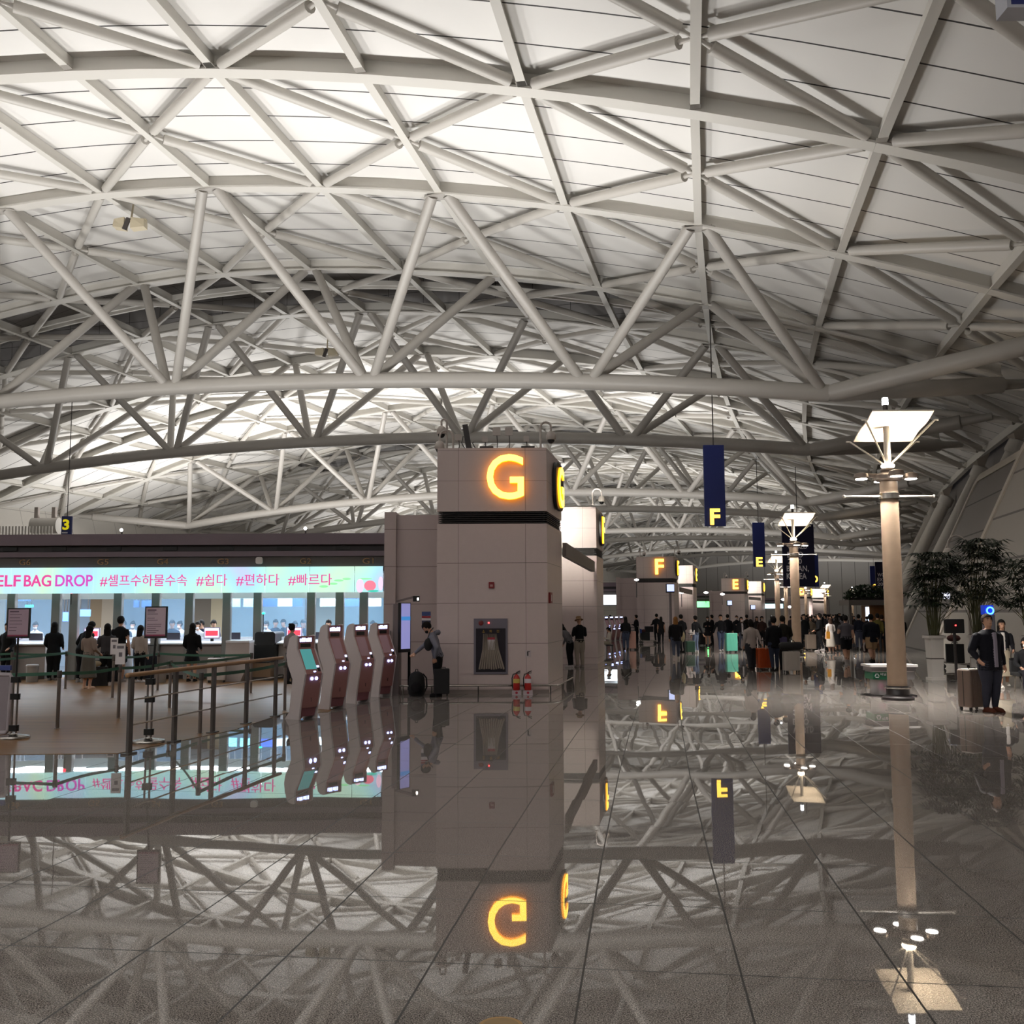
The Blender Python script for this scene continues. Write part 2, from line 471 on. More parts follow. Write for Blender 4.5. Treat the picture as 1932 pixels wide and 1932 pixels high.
for k, lb in ((1, 'second'), (2, 'third'), (3, 'fourth'), (4, 'fifth')):
    d = copy_tree(a0); put(d, frame_at(30.5 + PER * k)); d['label'] = 'curved steel arch crossing the roof with no truss, %s of its kind from the front' % lb

# trusses: two top chords, one bottom chord, V braces and end struts
CH = [TC + 11.04 * k for k in range(-3, 4)]           # bottom nodes
def zch(t): return 13.82 - 0.0019 * (t - TC) ** 2
def build_truss(s1, sm, s2, label):
    T = thing('roof_truss', label, 'truss', group='roof trusses')
    Mi = frame_at(sm).inverted()
    def q(s, t, z): return Mi @ P(s, t, z)
    mb = MB(); tt = [CH[0] + (CH[-1] - CH[0]) * i / 24 for i in range(25)]
    mb.path([q(sm, t, zch(t)) for t in tt], 0.40, 14); mb.build('bottom_chord', M_STEEL, T, smooth=True)
    for s in (s1, s2): arch_mesh(sm, s, 'top_chord', T)
    for k, t in enumerate(CH):
        for dt in (-5.52, 5.52):
            for s in (s1, s2):
                a = q(sm, t + (0.25 if dt > 0 else -0.25), zch(t) + 0.1); b = q(s, t + dt - (0.35 if dt > 0 else -0.35), zb(t + dt) + 0.03)
                if k in (0, 6) and ((k == 0) == (dt < 0)): continue
                x = MB(); x.tube(a, b, 0.245, n=12); x.build('brace', M_STEEL, T, smooth=True)
    for sg, t in ((1, CH[-1]), (-1, CH[0])):
        for s in (s1, s2):
            te = t + sg * 9.6
            x = MB(); a = q(sm, t, zch(t)); b = q(s + (0.3 if s < sm else -0.3), te, zb(te) + 0.1); d = (b - a)
            x.path([a, a + d * 0.03, a + d * 0.84, a + d * 0.845, b], [0.36, 0.4, 0.4, 0.26, 0.2], 14); x.build('end_strut', M_STEEL, T, smooth=True)
    for k in range(len(RIBS)):
        if k % 2 == 1 and 1 < k < 15:
            for s in (s1, s2):
                g = MB(); g.lathe([(0.62, -0.03), (0.62, 0.02)], q(s, RIBS[k], zb(RIBS[k]) - 0.02), 14, 1.2, 0.5); g.build('gusset_plate', M_STEEL, T)
    put(T, frame_at(sm))
    return T
tA = build_truss(40.0, 46.0, 50.7, 'big white tubular roof truss crossing the hall, nearest of all')
tB = build_truss(58.5, 62.3, 69.0, 'big tubular roof truss just behind the nearest one, past the dark skylight')
ON = ['third', 'fourth', 'fifth', 'sixth', 'seventh', 'eighth', 'ninth', 'tenth']
for k in range(1, 5):
    for j, (o, s) in enumerate(((tA, 46.0), (tB, 62.3))):
        d = copy_tree(o); put(d, frame_at(s + PER * k)); d['label'] = 'tubular roof truss crossing the hall, %s from the front' % ON[(k - 1) * 2 + j]

# ------------------------------------------------------------------ right side: leaning columns, panels, wall
M_COLUMN = mat('column_paint', 'd6d1ca', 0.5, noise=0.04, nscale=2)
M_LEAN = panel_mat('leaning_panel', 'a8a29b', 0.55, 0, 1.9, 0.10, '6a6461', noise=0.03)
M_LEANDK = panel_mat('leaning_panel_dark', '8b8581', 0.6, 0, 1.9, 0.08, '524d4b', noise=0.03)
M_FRAME = mat('panel_frame', 'cfc6ba', 0.5)
M_WALLR = panel_mat('right_wall_sheet', '7d7875', 0.7, 3.0, 2.5, 0.05, '4c4947', noise=0.03)
def lean_column(s, label):
    o = thing('leaning_column', label, 'column', P(s, 12.0, 0), ang(s), 'leaning columns along the right side')
    mb = MB(); h = Vector((5.7, 0, 11.2))
    mb.path([(0, 0, 0), h * 0.93], 0.46, 18); mb.build('shaft', M_COLUMN, o, smooth=True)
    mb = MB(); mb.path([h * 0.93, h * 0.94, h * 0.985, h], [0.5, 0.56, 0.56, 0.2], 16); mb.build('head', M_COLUMN, o, smooth=True)
    mb = MB()
    for y in (-0.75, 0.75):
        mb.prism([h * 0.95 + Vector((0.1, 0, 0)), h * 1.02 + Vector((0.15, y, 0.5)), h * 1.0 + Vector((-0.5, y, 0.35))], (0.04, 0, 0.02))
    mb.build('bracket', M_FRAME, o)
    return o
cs = [5, 14, 40.0, 50.7, 58.5, 69.0, 86.5, 97.2, 105, 115.5, 133, 143.7]
for s, w in zip(cs[2:], ('nearest in the frame', 'second', 'third', 'fourth', 'fifth', 'sixth', 'seventh', 'eighth', 'ninth', 'tenth')):
    lean_column(s, 'leaning grey steel tube column along the right side, %s%s' % (w, '' if 'near' in w else ' from the front'))
def lean_panel(sa, sb, t0, top, label, m, name='wall_panel'):
    o = thing(name, label, 'wall panel', P((sa + sb) / 2, t0, 0), ang((sa + sb) / 2))
    L = abs(sb - sa) / 2; k = 0.47; r = 0.7
    prof = [(-L, 0), (L, 0), (L, top - r)] + [(L - r + r * math.cos(a * PI / 12), top - r + r * math.sin(a * PI / 12)) for a in range(7)] + \
           [(-L + r + r * math.cos(a * PI / 12), top - r + r * math.sin(a * PI / 12)) for a in range(6, 13)]
    mb = MB(); mb.prism([Vector((k * z + 0.06, y, z)) for y, z in prof], (0.14, 0, 0)); p = mb.build('sheet', m, o)
    set_uv(p, lambda co: (co.y, co.z))
    fr = MB(); pts = [Vector((k * z, y, z)) for y, z in prof[1:] + prof[:1]]
    n = len(pts)
    rings = []
    for i, q_ in enumerate(pts):
        y, z = q_.y, q_.z; cy, cz = 0, top / 2
        iy = y - (0.42 if y > 0 else -0.42) * (1 if abs(y) > L - r - .01 else 1); iz = z - (0.42 if z > top / 2 else 0)
        rings.append([q_ + Vector((-0.02, 0, 0)), Vector((k * iz - 0.02, iy, iz)), Vector((k * iz + 0.3, iy, iz)), q_ + Vector((0.3, 0, 0))])
    fr.strip(rings); fr.build('frame', M_FRAME, o)
    return o
lean_panel(29.5, 44.5, 10.3, 9.3, 'leaning grey wall panel with pale rounded frame behind the potted palms', M_LEAN)
lean_panel(47.5, 59.0, 11.2, 9.4, 'darker leaning grey wall panel left of the pale framed one', M_LEANDK)
lean_panel(13.0, 26.5, 9.6, 9.3, 'leaning grey wall panel at the right edge beyond the seats', M_LEAN)
mb = MB()
for s in ss:
    mb.v += [tuple(P(s, 13.4, 0)), tuple(P(s, 18.2, 10.6)), tuple(P(s, 18.6, 13.0))]
for i in range(len(ss) - 1):
    for k in range(2): mb.f.append((3 * i + k, 3 * i + k + 1, 3 * i + k + 4, 3 * i + k + 3))
w = mb.build('wall_right', M_WALLR); set_uv(w, lambda co: (st_of(co)[0], co.z))
tag(w, 'dark grey leaning outer wall along the right side of the hall', 'wall', kind='structure')
M_WALLL = panel_mat('left_wall_sheet', 'cfcac2', 0.7, 3.0, 2.5, 0.04, '8d8984', noise=0.03)
mb = MB()
for s in ss:
    mb.v += [tuple(P(s, -66, 0)), tuple(P(s, -70, 13.0))]
for i in range(len(ss) - 1): mb.f.append((2 * i, 2 * i + 2, 2 * i + 3, 2 * i + 1))
w = mb.build('wall_left', M_WALLL); set_uv(w, lambda co: (st_of(co)[0], co.z))
tag(w, 'pale wall along the far left side of the hall', 'wall', kind='structure')
M_WALLE = panel_mat('end_wall_sheet', '9a9692', 0.7, 3.1, 0, 0.12, '5f5b58', noise=0.03)
for s, nm, lb in ((238, 'wall_far', 'grey ribbed end wall closing the far end of the hall'), (-58, 'wall_near', 'grey end wall behind the viewpoint')):
    mb = MB(); mb.add([P(s, -72, 0), P(s, 19, 0), P(s, 19, 24), P(s, -72, 24)], [(0, 1, 2, 3)])
    w = mb.build(nm, M_WALLE); set_uv(w, lambda co: (st_of(co)[1], co.z)); tag(w, lb, 'wall', kind='structure')
# ------------------------------------------------------------------ check-in islands
M_STONE = panel_mat('beige_stone', 'c6b5b2', 0.32, 0, 0.965, 0.012, '6f625d', (0, 0.215), noise=0.06, nscale=7)
M_STONEV = M_STONE
M_WING = panel_mat('wing_cladding', 'b3a3a1', 0.45, 0, 0.965, 0.012, '6a5d58', (0, 0.215), noise=0.04, nscale=7)
M_HEAD = panel_mat('sign_box_stone', 'c0b0ad', 0.35, 0, 0.75, 0.010, '82756f', (0, 4.36), noise=0.05, nscale=7)
M_LOUV = mat('dark_louver', '2b2526', 0.5)
M_BLACK = mat('black_plastic', '0d0d0e', 0.45)
M_YEL = mat('yellow_sign_light', (1.0, 0.62, 0.07), 0.4, emit=3.4)
M_YELSIDE = mat('amber_letter_edge', (1.0, 0.36, 0.01), 0.4, emit=2.0)
M_FASC = mat('fascia_metal', '6d6069', 0.5, noise=0.05)
M_FASCBR = mat('fascia_brown', '4a4240', 0.5)
M_BRASS = mat('bronze_letter', '96734f', 0.4, metal=0.3)
M_CHROME = mat('brushed_steel', 'b9b4ae', 0.25, metal=1.0)
M_DKSTEEL = mat('dark_steel', '4d4846', 0.4, metal=0.6)
M_COLGREY = mat('grey_post_paint', '83817f', 0.5)
def fit_text(body, x0, x1, z0, z1, y, depth, m, parent, name='lettering', bold=0.0, mats=None):
    o = text_mesh(body, 1.0, 0.001, bold, name, m, parent)
    me = o.data
    xs = [v.co.x for v in me.vertices]; zs = [v.co.z for v in me.vertices]; ys = [v.co.y for v in me.vertices]
    ax, bx, az, bz = min(xs), max(xs), min(zs), max(zs); my = (min(ys) + max(ys)) / 2
    for v in me.vertices:
        v.co.x = x0 + (v.co.x - ax) / (bx - ax) * (x1 - x0); v.co.z = z0 + (v.co.z - az) / (bz - az) * (z1 - z0)
        v.co.y = y + (depth / 2 if v.co.y > my else -depth / 2)
    me.update()
    return o
def yellow_letter(o, nrm):
    # faces turned away from the front are the amber edges
    me = o.data; me.materials.clear(); me.materials.append(M_YEL); me.materials.append(M_YELSIDE)
    for p in me.polygons: p.material_index = 0 if p.normal.dot(Vector(nrm)) > 0.7 else 1
PW, PDp, SH = 2.66, 2.55, 0.188
def gkframe(k): return turn(48.2 * k)
def place(o, M):
    o.matrix_world = M @ o.matrix_basis
def pillar(k, base, front_letter, side_letter, label, detail=0):
    o = thing('sign_pillar', label, 'pillar', base, group='sign pillars of the check-in islands', kind='thing')
    def quadp(mb, x0, x1, y0, y1, z0, z1):
        mb.prism([Vector((x0 + SH * y0, y0, z0)), Vector((x1 + SH * y0, y0, z0)), Vector((x1 + SH * y1, y1, z0)), Vector((x0 + SH * y1, y1, z0))], (0, 0, z1 - z0))
    mb = MB(); quadp(mb, 0, PW, 0, PDp, 0, 4.06); a = mb.build('shaft', M_STONE, o); set_uv_box(a)
    mb = MB(); quadp(mb, -0.0, PW, 0, PDp, 4.36, 5.92); a = mb.build('sign_box', M_HEAD, o); set_uv_box(a)
    mb = MB(); quadp(mb, 0.1, PW - 0.1, 0.12, PDp - 0.1, 4.06, 4.36)
    for i in range(6):
        z = 4.08 + i * 0.048; quadp(mb, 0.02, PW - 0.01, 0.02, PDp - 0.02, z, z + 0.016)
    mb.build('vent_louvers', M_LOUV, o)
    j = MB()
    for x in (0.51, 2.14):
        j.box(x - 0.005, x + 0.005, -0.003, 0.0, 0.0, 4.06); j.box(x - 0.005, x + 0.005, -0.003, 0.0, 4.36, 5.92)
    j.build('stone_joints', mat('stone_joint', '7c6f69', 0.6), o)
    if front_letter:
        wd = {'G': 0.9, 'F': 0.62, 'E': 0.64, 'D': 0.8}[front_letter]
        a = fit_text(front_letter, 1.655 - wd / 2, 1.655 + wd / 2, 4.64, 5.74, -0.09, 0.13, M_YEL, o, 'letter', 0.004 if front_letter == 'G' else 0.02); yellow_letter(a, (0, -1, 0))
        a['label'] = 'glowing yellow letter ' + front_letter
    # side board and letter
    M = Matrix.Translation((PW + SH * 1.62, 1.62, 0)) @ Matrix.Rotation(PI / 2 - math.atan(SH), 4, 'Z')
    mb = MB(); mb.rbox(-0.72, 0.72, -0.10, -0.02, 4.55, 5.76, 0.42, 6, M, axis='y'); a = mb.build('sign_board', M_BLACK, o); a['label'] = 'black rounded side sign board'
    wd = {'G': 0.95, 'F': 0.65, 'E': 0.66, 'D': 0.84, 'C': 0.82}[side_letter]
    a = fit_text(side_letter, -wd / 2, wd / 2, 4.62, 5.68, -0.125, 0.05, M_YEL, None, 'letter', 0.022)
    yellow_letter(a, (0, -1, 0)); a.data.transform(M); a.parent = o; a['label'] = 'glowing yellow letter on the side'
    place(o, gkframe(k))
    return o
FL0 = Vector((-1.815, 23.8, 0))
REAR = Vector((0.54, 37.4, 0))
NAMEK = {0: ('G', 'F'), 1: ('F', 'E'), 2: ('E', 'D'), 3: ('D', 'C')}
pillars = {}
for k, (a, b) in NAMEK.items():
    pillars[k] = pillar(k, FL0, a, a, 'beige stone pillar with glowing yellow letter %s on its front' % a)
    pillar(k, REAR, None, b, 'plain fronted stone pillar behind the letter %s pillar, with a yellow %s on its side' % (a, b))
# canopies over the counters
def led_mat(name, cols, strength, sc=0.25):
    m = bpy.data.materials.new(name); m.use_nodes = True; nt = m.node_tree; b = nt.nodes['Principled BSDF']
    tc = nt.nodes.new('ShaderNodeTexCoord'); n = nt.nodes.new('ShaderNodeTexNoise'); n.inputs['Scale'].default_value = sc; n.inputs['Detail'].default_value = 1.5
    nt.links.new(tc.outputs['Object'], n.inputs['Vector'])
    r = nt.nodes.new('ShaderNodeValToRGB'); r.color_ramp.elements.remove(r.color_ramp.elements[1])
    for i, c in enumerate(cols):
        pos = 0.3 + 0.4 * i / max(1, len(cols) - 1)
        e = r.color_ramp.elements[0] if i == 0 else r.color_ramp.elements.new(pos)
        e.position = pos; e.color = (*hexc(c), 1)
    nt.links.new(n.outputs['Fac'], r.inputs[0]); nt.links.new(r.outputs[0], b.inputs['Emission Color'])
    b.inputs['Emission Strength'].default_value = strength; b.inputs['Base Color'].default_value = (0.02, 0.02, 0.02, 1); b.inputs['Roughness'].default_value = 0.4
    return m
LED0 = led_mat('led_pastel', ['cfd8ff', 'b8f0ff', 'c6fff0', 'd8ffe0', 'c8f4ff'], 0.72, 0.5)
LEDW = led_mat('led_white', ['dff4ff', 'f4fbff'], 2.2)
LEDG = led_mat('led_green', ['3dff5a', '9dffb0'], 1.8)
LEDC = led_mat('led_cyan', ['9fefff', 'd8fbff'], 2.0)
LEDB = led_mat('led_blue', ['8fe6ff', 'c8f4ff'], 2.2)
M_SOFF = mat('soffit', 'b9bcc0', 0.6)
YF = 28.5
def zpx(y, Y=YF): return D(966, y, Y).z
ZT, Z1, Z2, Z3, Z4, Z5 = [zpx(v_) for v_ in (1004.5, 1025.5, 1038, 1047.5, 1067.5, 1116)]
def canopy(k, x0, led, ledname, mods):
    o = thing('check_in_canopy', {0: 'long grey canopy over the check-in counters left of the letter G pillar', 1: 'grey canopy with white screen beside the letter F pillar',
              2: 'grey canopy with green screen beside the letter E pillar', 3: 'grey canopy with pale blue screen beside the letter D pillar'}[k], 'canopy', (-3.3, YF, 0))
    L = x0 + 3.3
    mb = MB(); mb.box(L, 0, 0, 0.5, Z1, ZT); mb.build('upper_fascia', M_FASC, o)
    mb = MB(); mb.box(L, 0, 0.12, 0.5, Z2, Z1); mb.build('dark_recess', mat('recess_dark', '2e2a2d', 0.6), o)
    mb = MB(); mb.box(L, 0, 0, 0.5, Z3, Z2); mb.build('lower_fascia', M_FASC, o)
    mb = MB(); mb.box(L, 0, 0.06, 0.5, Z4, Z3); mb.build('label_band', M_FASCBR, o)
    mb = MB(); mb.box(L, 0, 0.5, 9.2, Z1, Z1 + .1); mb.build('roof_slab', M_FASC, o)
    mb = MB(); mb.box(L, 0, 0.6, 9.0, 3.1, 3.16); mb.build('soffit_panel', M_SOFF, o)
    mb = MB(); mb.box(L, 0, 9.0, 9.4, 2.5, ZT); mb.build('rear_fascia', M_FASC, o)
    if k == 0:
        mb = MB()
        for px in (15, 108, 212, 318, 425, 534, 645): mb.box(D(px - 13, 1030, YF).x + 3.3, D(px + 14, 1030, YF).x + 3.3, 0.09, 0.13, Z2 + 0.04, Z1 - 0.04)
        mb.build('vent_slots', M_BLACK, o)
        for n, px in ((6, 46), (5, 193), (4, 306), (3, 420), (2, 576), (1, 694)):
            w = 10.5 * YF / F_PX
            x = D(px, 1056, YF).x + 3.3
            fit_text('G%d' % n, x - w, x + w, zpx(1062), zpx(1051.5), 0.05, 0.03, M_BRASS, o, 'counter_number', 0.0)
        x = D(489, 1055, YF).x + 3.3
        mb = MB(); mb.rbox(x - 0.1, x + 0.1, -0.02, 0.06, zpx(1062), zpx(1049), 0.06, 4, axis='y'); mb.build('speaker', mat('pale_plastic', 'cfcac8', 0.5), o)
    place(o, gkframe(k))
    s = thing('led_sign', ledname, 'sign', (-3.3, YF - 0.06, 0))
    for (a, b) in mods:
        mb = MB(); mb.box(a + 3.3 + 0.014, b + 3.3 - 0.014, 0, 0.1, Z5, Z4); mb.build('screen', led, s)
    place(s, gkframe(k))
    return o, s
xb = [D(x, 1090, YF).x for x in (-140, -60, 23, 101, 178, 257, 339, 419.5, 501.5, 584.5, 669, 723)]
can0, led0 = canopy(0, xb[0], LED0, 'long lit screen band reading self bag drop above the counters', list(zip(xb[:-1], xb[1:])))
M_PINK = mat('screen_pink', hexc('e0489a'), 0.5, emit=0.62)
M_MAG = mat('screen_magenta', hexc('d24fc0'), 0.5, emit=0.6)
def lx(px): return D(px, 1090, YF).x + 3.3
zt0, zt1 = zpx(1103), zpx(1081)
for body, a, b, m, bo in (('SELF', -21, 41.5, M_PINK, 0.015), ('BAG', 48, 99, M_PINK, 0.015), ('DROP', 107, 177, M_MAG, 0.015),
                   ('#셀프수하물수속', 191, 354.5, M_PINK, 0.0), ('#쉽다', 372, 430, M_PINK, 0.0), ('#편하다', 447, 528, M_PINK, 0.0), ('#빠르다', 545, 627, M_PINK, 0.0)):
    fit_text(body, lx(a), lx(b), zt0, zt1, -0.012, 0.02, m, led0, 'lettering', bo)
def disc(mb, x, z, rx, rz_, y, n=20):
    mb.prism([Vector((x + rx * math.cos(2 * PI * i / n), y, z + rz_ * math.sin(2 * PI * i / n))) for i in range(n)][::-1], (0, 0.012, 0))
mb = MB(); disc(mb, lx(699), zpx(1104), 0.17, 0.15, -0.02); mb.build('picture_tree', mat('screen_coral', hexc('f07a90'), 0.5, emit=0.75), led0)
for px, py, a in ((680, 1104, .11), (719, 1100, .07)):
    mb = MB(); disc(mb, lx(px), zpx(py), a, 0.2, -0.016); mb.build('picture_tree', mat('screen_palepink', hexc('f2c8e0'), 0.5, emit=0.8), led0)
mb = MB(); disc(mb, lx(705), zpx(1114), 0.16, 0.03, -0.024); mb.build('picture_shrub', mat('screen_teal', hexc('3fd0b8'), 0.5, emit=0.62), led0)
for px, py, a, b in ((612, 1105, .13, .035), (640, 1094, .14, .03), (655, 1091, .12, .03), (690, 1091, .2, .02), (630, 1100, .12, .03)):
    mb = MB(); disc(mb, lx(px), zpx(py), a, b, -0.016); mb.build('picture_hill', mat('screen_green', hexc('8fe8a0'), 0.5, emit=0.75), led0)
for k, led, nm, n in ((1, LEDW, 'bright white lit screen band beside the letter F pillar', 4), (2, LEDG, 'bright green lit screen band beside the letter E pillar', 4), (3, LEDC, 'pale blue lit screen band beside the letter D pillar', 4)):
    L = -3.3 - n * 1.6
    canopy(k, -14.0, led, nm, [(-3.3 - (i + 1) * 1.6, -3.3 - i * 1.6) for i in range(n)])
# end walls beside the pillars
def wing(k):
    o = thing('wing_wall', 'stone wing wall joining the letter %s pillar to its canopy' % NAMEK[k][0], 'wall panel', (-3.3, 25.4, 0), kind='structure')
    mb = MB(); mb.box(0.3, 1.75, 0.12, 1.0, 0, 4.45); a = mb.build('panel', M_WING, o); set_uv_box(a)
    mb = MB(); mb.box(0, 0.3, 0, 3.6, 0, 4.52); a = mb.build('pier', M_WING, o); set_uv_box(a)
    mb = MB(); mb.box(0.3, 4.2, 0.9, 10.0, 0.0, 3.0); a = mb.build('core_wall', M_WING, o); set_uv_box(a)
    mb = MB(); mb.prism([Vector((1.6 + PW + SH * 2.6 - .1, 1.0, 3.4)), Vector((1.6 + PW + SH * 2.6 - 0.0, 1.0, 3.4)), Vector((6.35, 11.0, 3.4)), Vector((6.2, 11.0, 3.4))], (0, 0, 0.38)); mb.build('edge_beam', mat('edge_beam_paint', '6e6560', 0.5), o)
    place(o, gkframe(k))
for k in range(4): wing(k)
# posts, header strip, glass under the first canopy
M_HDR = mat('header_white', 'e6edf2', 0.5, emit=0.12)
M_GLASS = bpy.data.materials.new('hazy_glass'); M_GLASS.use_nodes = True
_b = M_GLASS.node_tree.nodes['Principled BSDF']; _b.inputs['Base Color'].default_value = (*hexc('8fb4d2'), 1); _b.inputs['Alpha'].default_value = 0.22; _b.inputs['Roughness'].default_value = 0.08
posts = [(15.4, 30.3, 0), (100, 114, 0), (136, 146.6, 1), (216, 231, 0), (288, 302, 0), (350, 366, 1), (421, 436.5, 0), (480, 494, 0), (580, 595, 1), (634.5, 648, 0), (680, 693, 0)]
for i, (a, b, lit) in enumerate(posts):
    x = D((a + b) / 2, 1150, YF + 1.0).x + 3.3
    mb = MB(); mb.rbox(x - 0.125, x + 0.125, 0.9, 1.1, 0, 3.095, 0.03, 3); mb.build('post', M_COLGREY, can0)
mb = MB(); mb.box(xb[0] + 3.3, 0, 1.15, 1.21, zpx(1127, YF + 1.15), zpx(1114, YF + 1.15)); mb.build('header_panel', M_HDR, can0)
gl = thing('glass_screen', 'hazy blue glass screen behind the check-in counters', 'glass', (-3.3, YF + 2.3, 0))
for (a, b) in ((-40, 22), (30, 108), (231, 290), (302, 352), (436, 480), (494, 587), (648, 686), (693, 723)):
    mb = MB(); mb.box(D(a, 1150, YF + 2.3).x + 3.3, D(b, 1150, YF + 2.3).x + 3.3, 0, 0.02, 0.9, 2.6); mb.build('pane', M_GLASS, gl)
# back room seen through the glass
bw = thing('back_wall', 'bluish lit wall far behind the counter glass', 'wall panel', (-3.3, 37.4, 0), kind='structure')
for i, (a, b, c) in enumerate(((-160, 10, 'b8bcb4'), (10, 62, '8fa4b8'), (62, 100, '93a6b8'), (100, 170, '8898aa'), (170, 192, '8a7358'), (192, 230, 'a89682'), (230, 290, '8a9cb0'), (290, 366, 'a9bccb'),
                  (366, 398, '6f6152'), (398, 422, 'b5a283'), (422, 436, '6f7470'), (436, 575, '9db8c8'), (575, 582, '7a5c3a'), (582, 650, '9fb4be'), (650, 740, '93b4c4'))):
    x0, x1 = D(a, 1150, 37.4).x + 3.3, D(b, 1150, 37.4).x + 3.3
    mb = MB(); mb.box(x0, x1, 0, 0.1, 0, 3.1); mb.build('wall_section', mat('back_wall_' + c, c, 0.6), bw)
for x, w in ((-24, 5), (-19, 5), (-14, 5), (-9, 5), (-5.5, 3)):
    area_light('canopy_light', (x, YF + 4.0, 3.05), w, 0.9, 260, (0.80, 0.91, 1.0), (0, 0, 0))
    area_light('canopy_light', (x, YF + 1.3, 3.05), w, 0.25, 60, (0.86, 0.94, 1.0), (0, 0, 0))
for k in (1, 2, 3):
    l = area_light('canopy_light', (-8, YF + 3.0, 3.05), 8, 2.0, 500, (0.82, 0.92, 1.0)); l.matrix_world = gkframe(k) @ l.matrix_basis

for k in range(4):               # floodlights on the front pillars that light the plain pillars behind them
    l = area_light('pillar_floodlight', (1.2, 27.2, 6.5), .5, .3, 44, (1, .95, .82), (math.radians(83), 0, math.radians(-5)), math.radians(34))
    l.matrix_world = gkframe(k) @ l.matrix_basis
# ------------------------------------------------------------------ wood floor of the queueing area
M_WOODF = bpy.data.materials.new('wood_floor'); M_WOODF.use_nodes = True
_nt = M_WOODF.node_tree; _b = _nt.nodes['Principled BSDF']; _tc = _nt.nodes.new('ShaderNodeTexCoord'); _mp = _nt.nodes.new('ShaderNodeMapping')
_mp.inputs['Scale'].default_value = (0.35, 9.0, 1); _n = _nt.nodes.new('ShaderNodeTexNoise'); _n.inputs['Scale'].default_value = 1.5; _n.inputs['Detail'].default_value = 5
_nt.links.new(_tc.outputs['Object'], _mp.inputs[0]); _nt.links.new(_mp.outputs[0], _n.inputs['Vector'])
_r = _nt.nodes.new('ShaderNodeValToRGB'); _r.color_ramp.elements[0].position = .3; _r.color_ramp.elements[0].color = (*hexc('553a1c'), 1); _r.color_ramp.elements[1].position = .7; _r.color_ramp.elements[1].color = (*hexc('8a6236'), 1)
_nt.links.new(_n.outputs['Fac'], _r.inputs[0]); _nt.links.new(_r.outputs[0], _b.inputs['Base Color']); _b.inputs['Roughness'].default_value = 0.38; _b.inputs['Specular IOR Level'].default_value = 0.3
wp = [G(-300, 1424), G(0, 1424), G(222, 1422), G(440, 1378), G(540, 1345), Vector((-3.6, 19.5, 0)), Vector((-3.6, 30.5, 0)), Vector((-30, 30.5, 0)), Vector((-30, 20, 0))]
mb = MB(); mb.prism([Vector((p.x, p.y, 0.0)) for p in wp], (0, 0, 0.006))
wf = mb.build('floor_wood', M_WOODF); tag(wf, 'tan wood floor of the queueing area before the counters', 'floor', kind='structure')

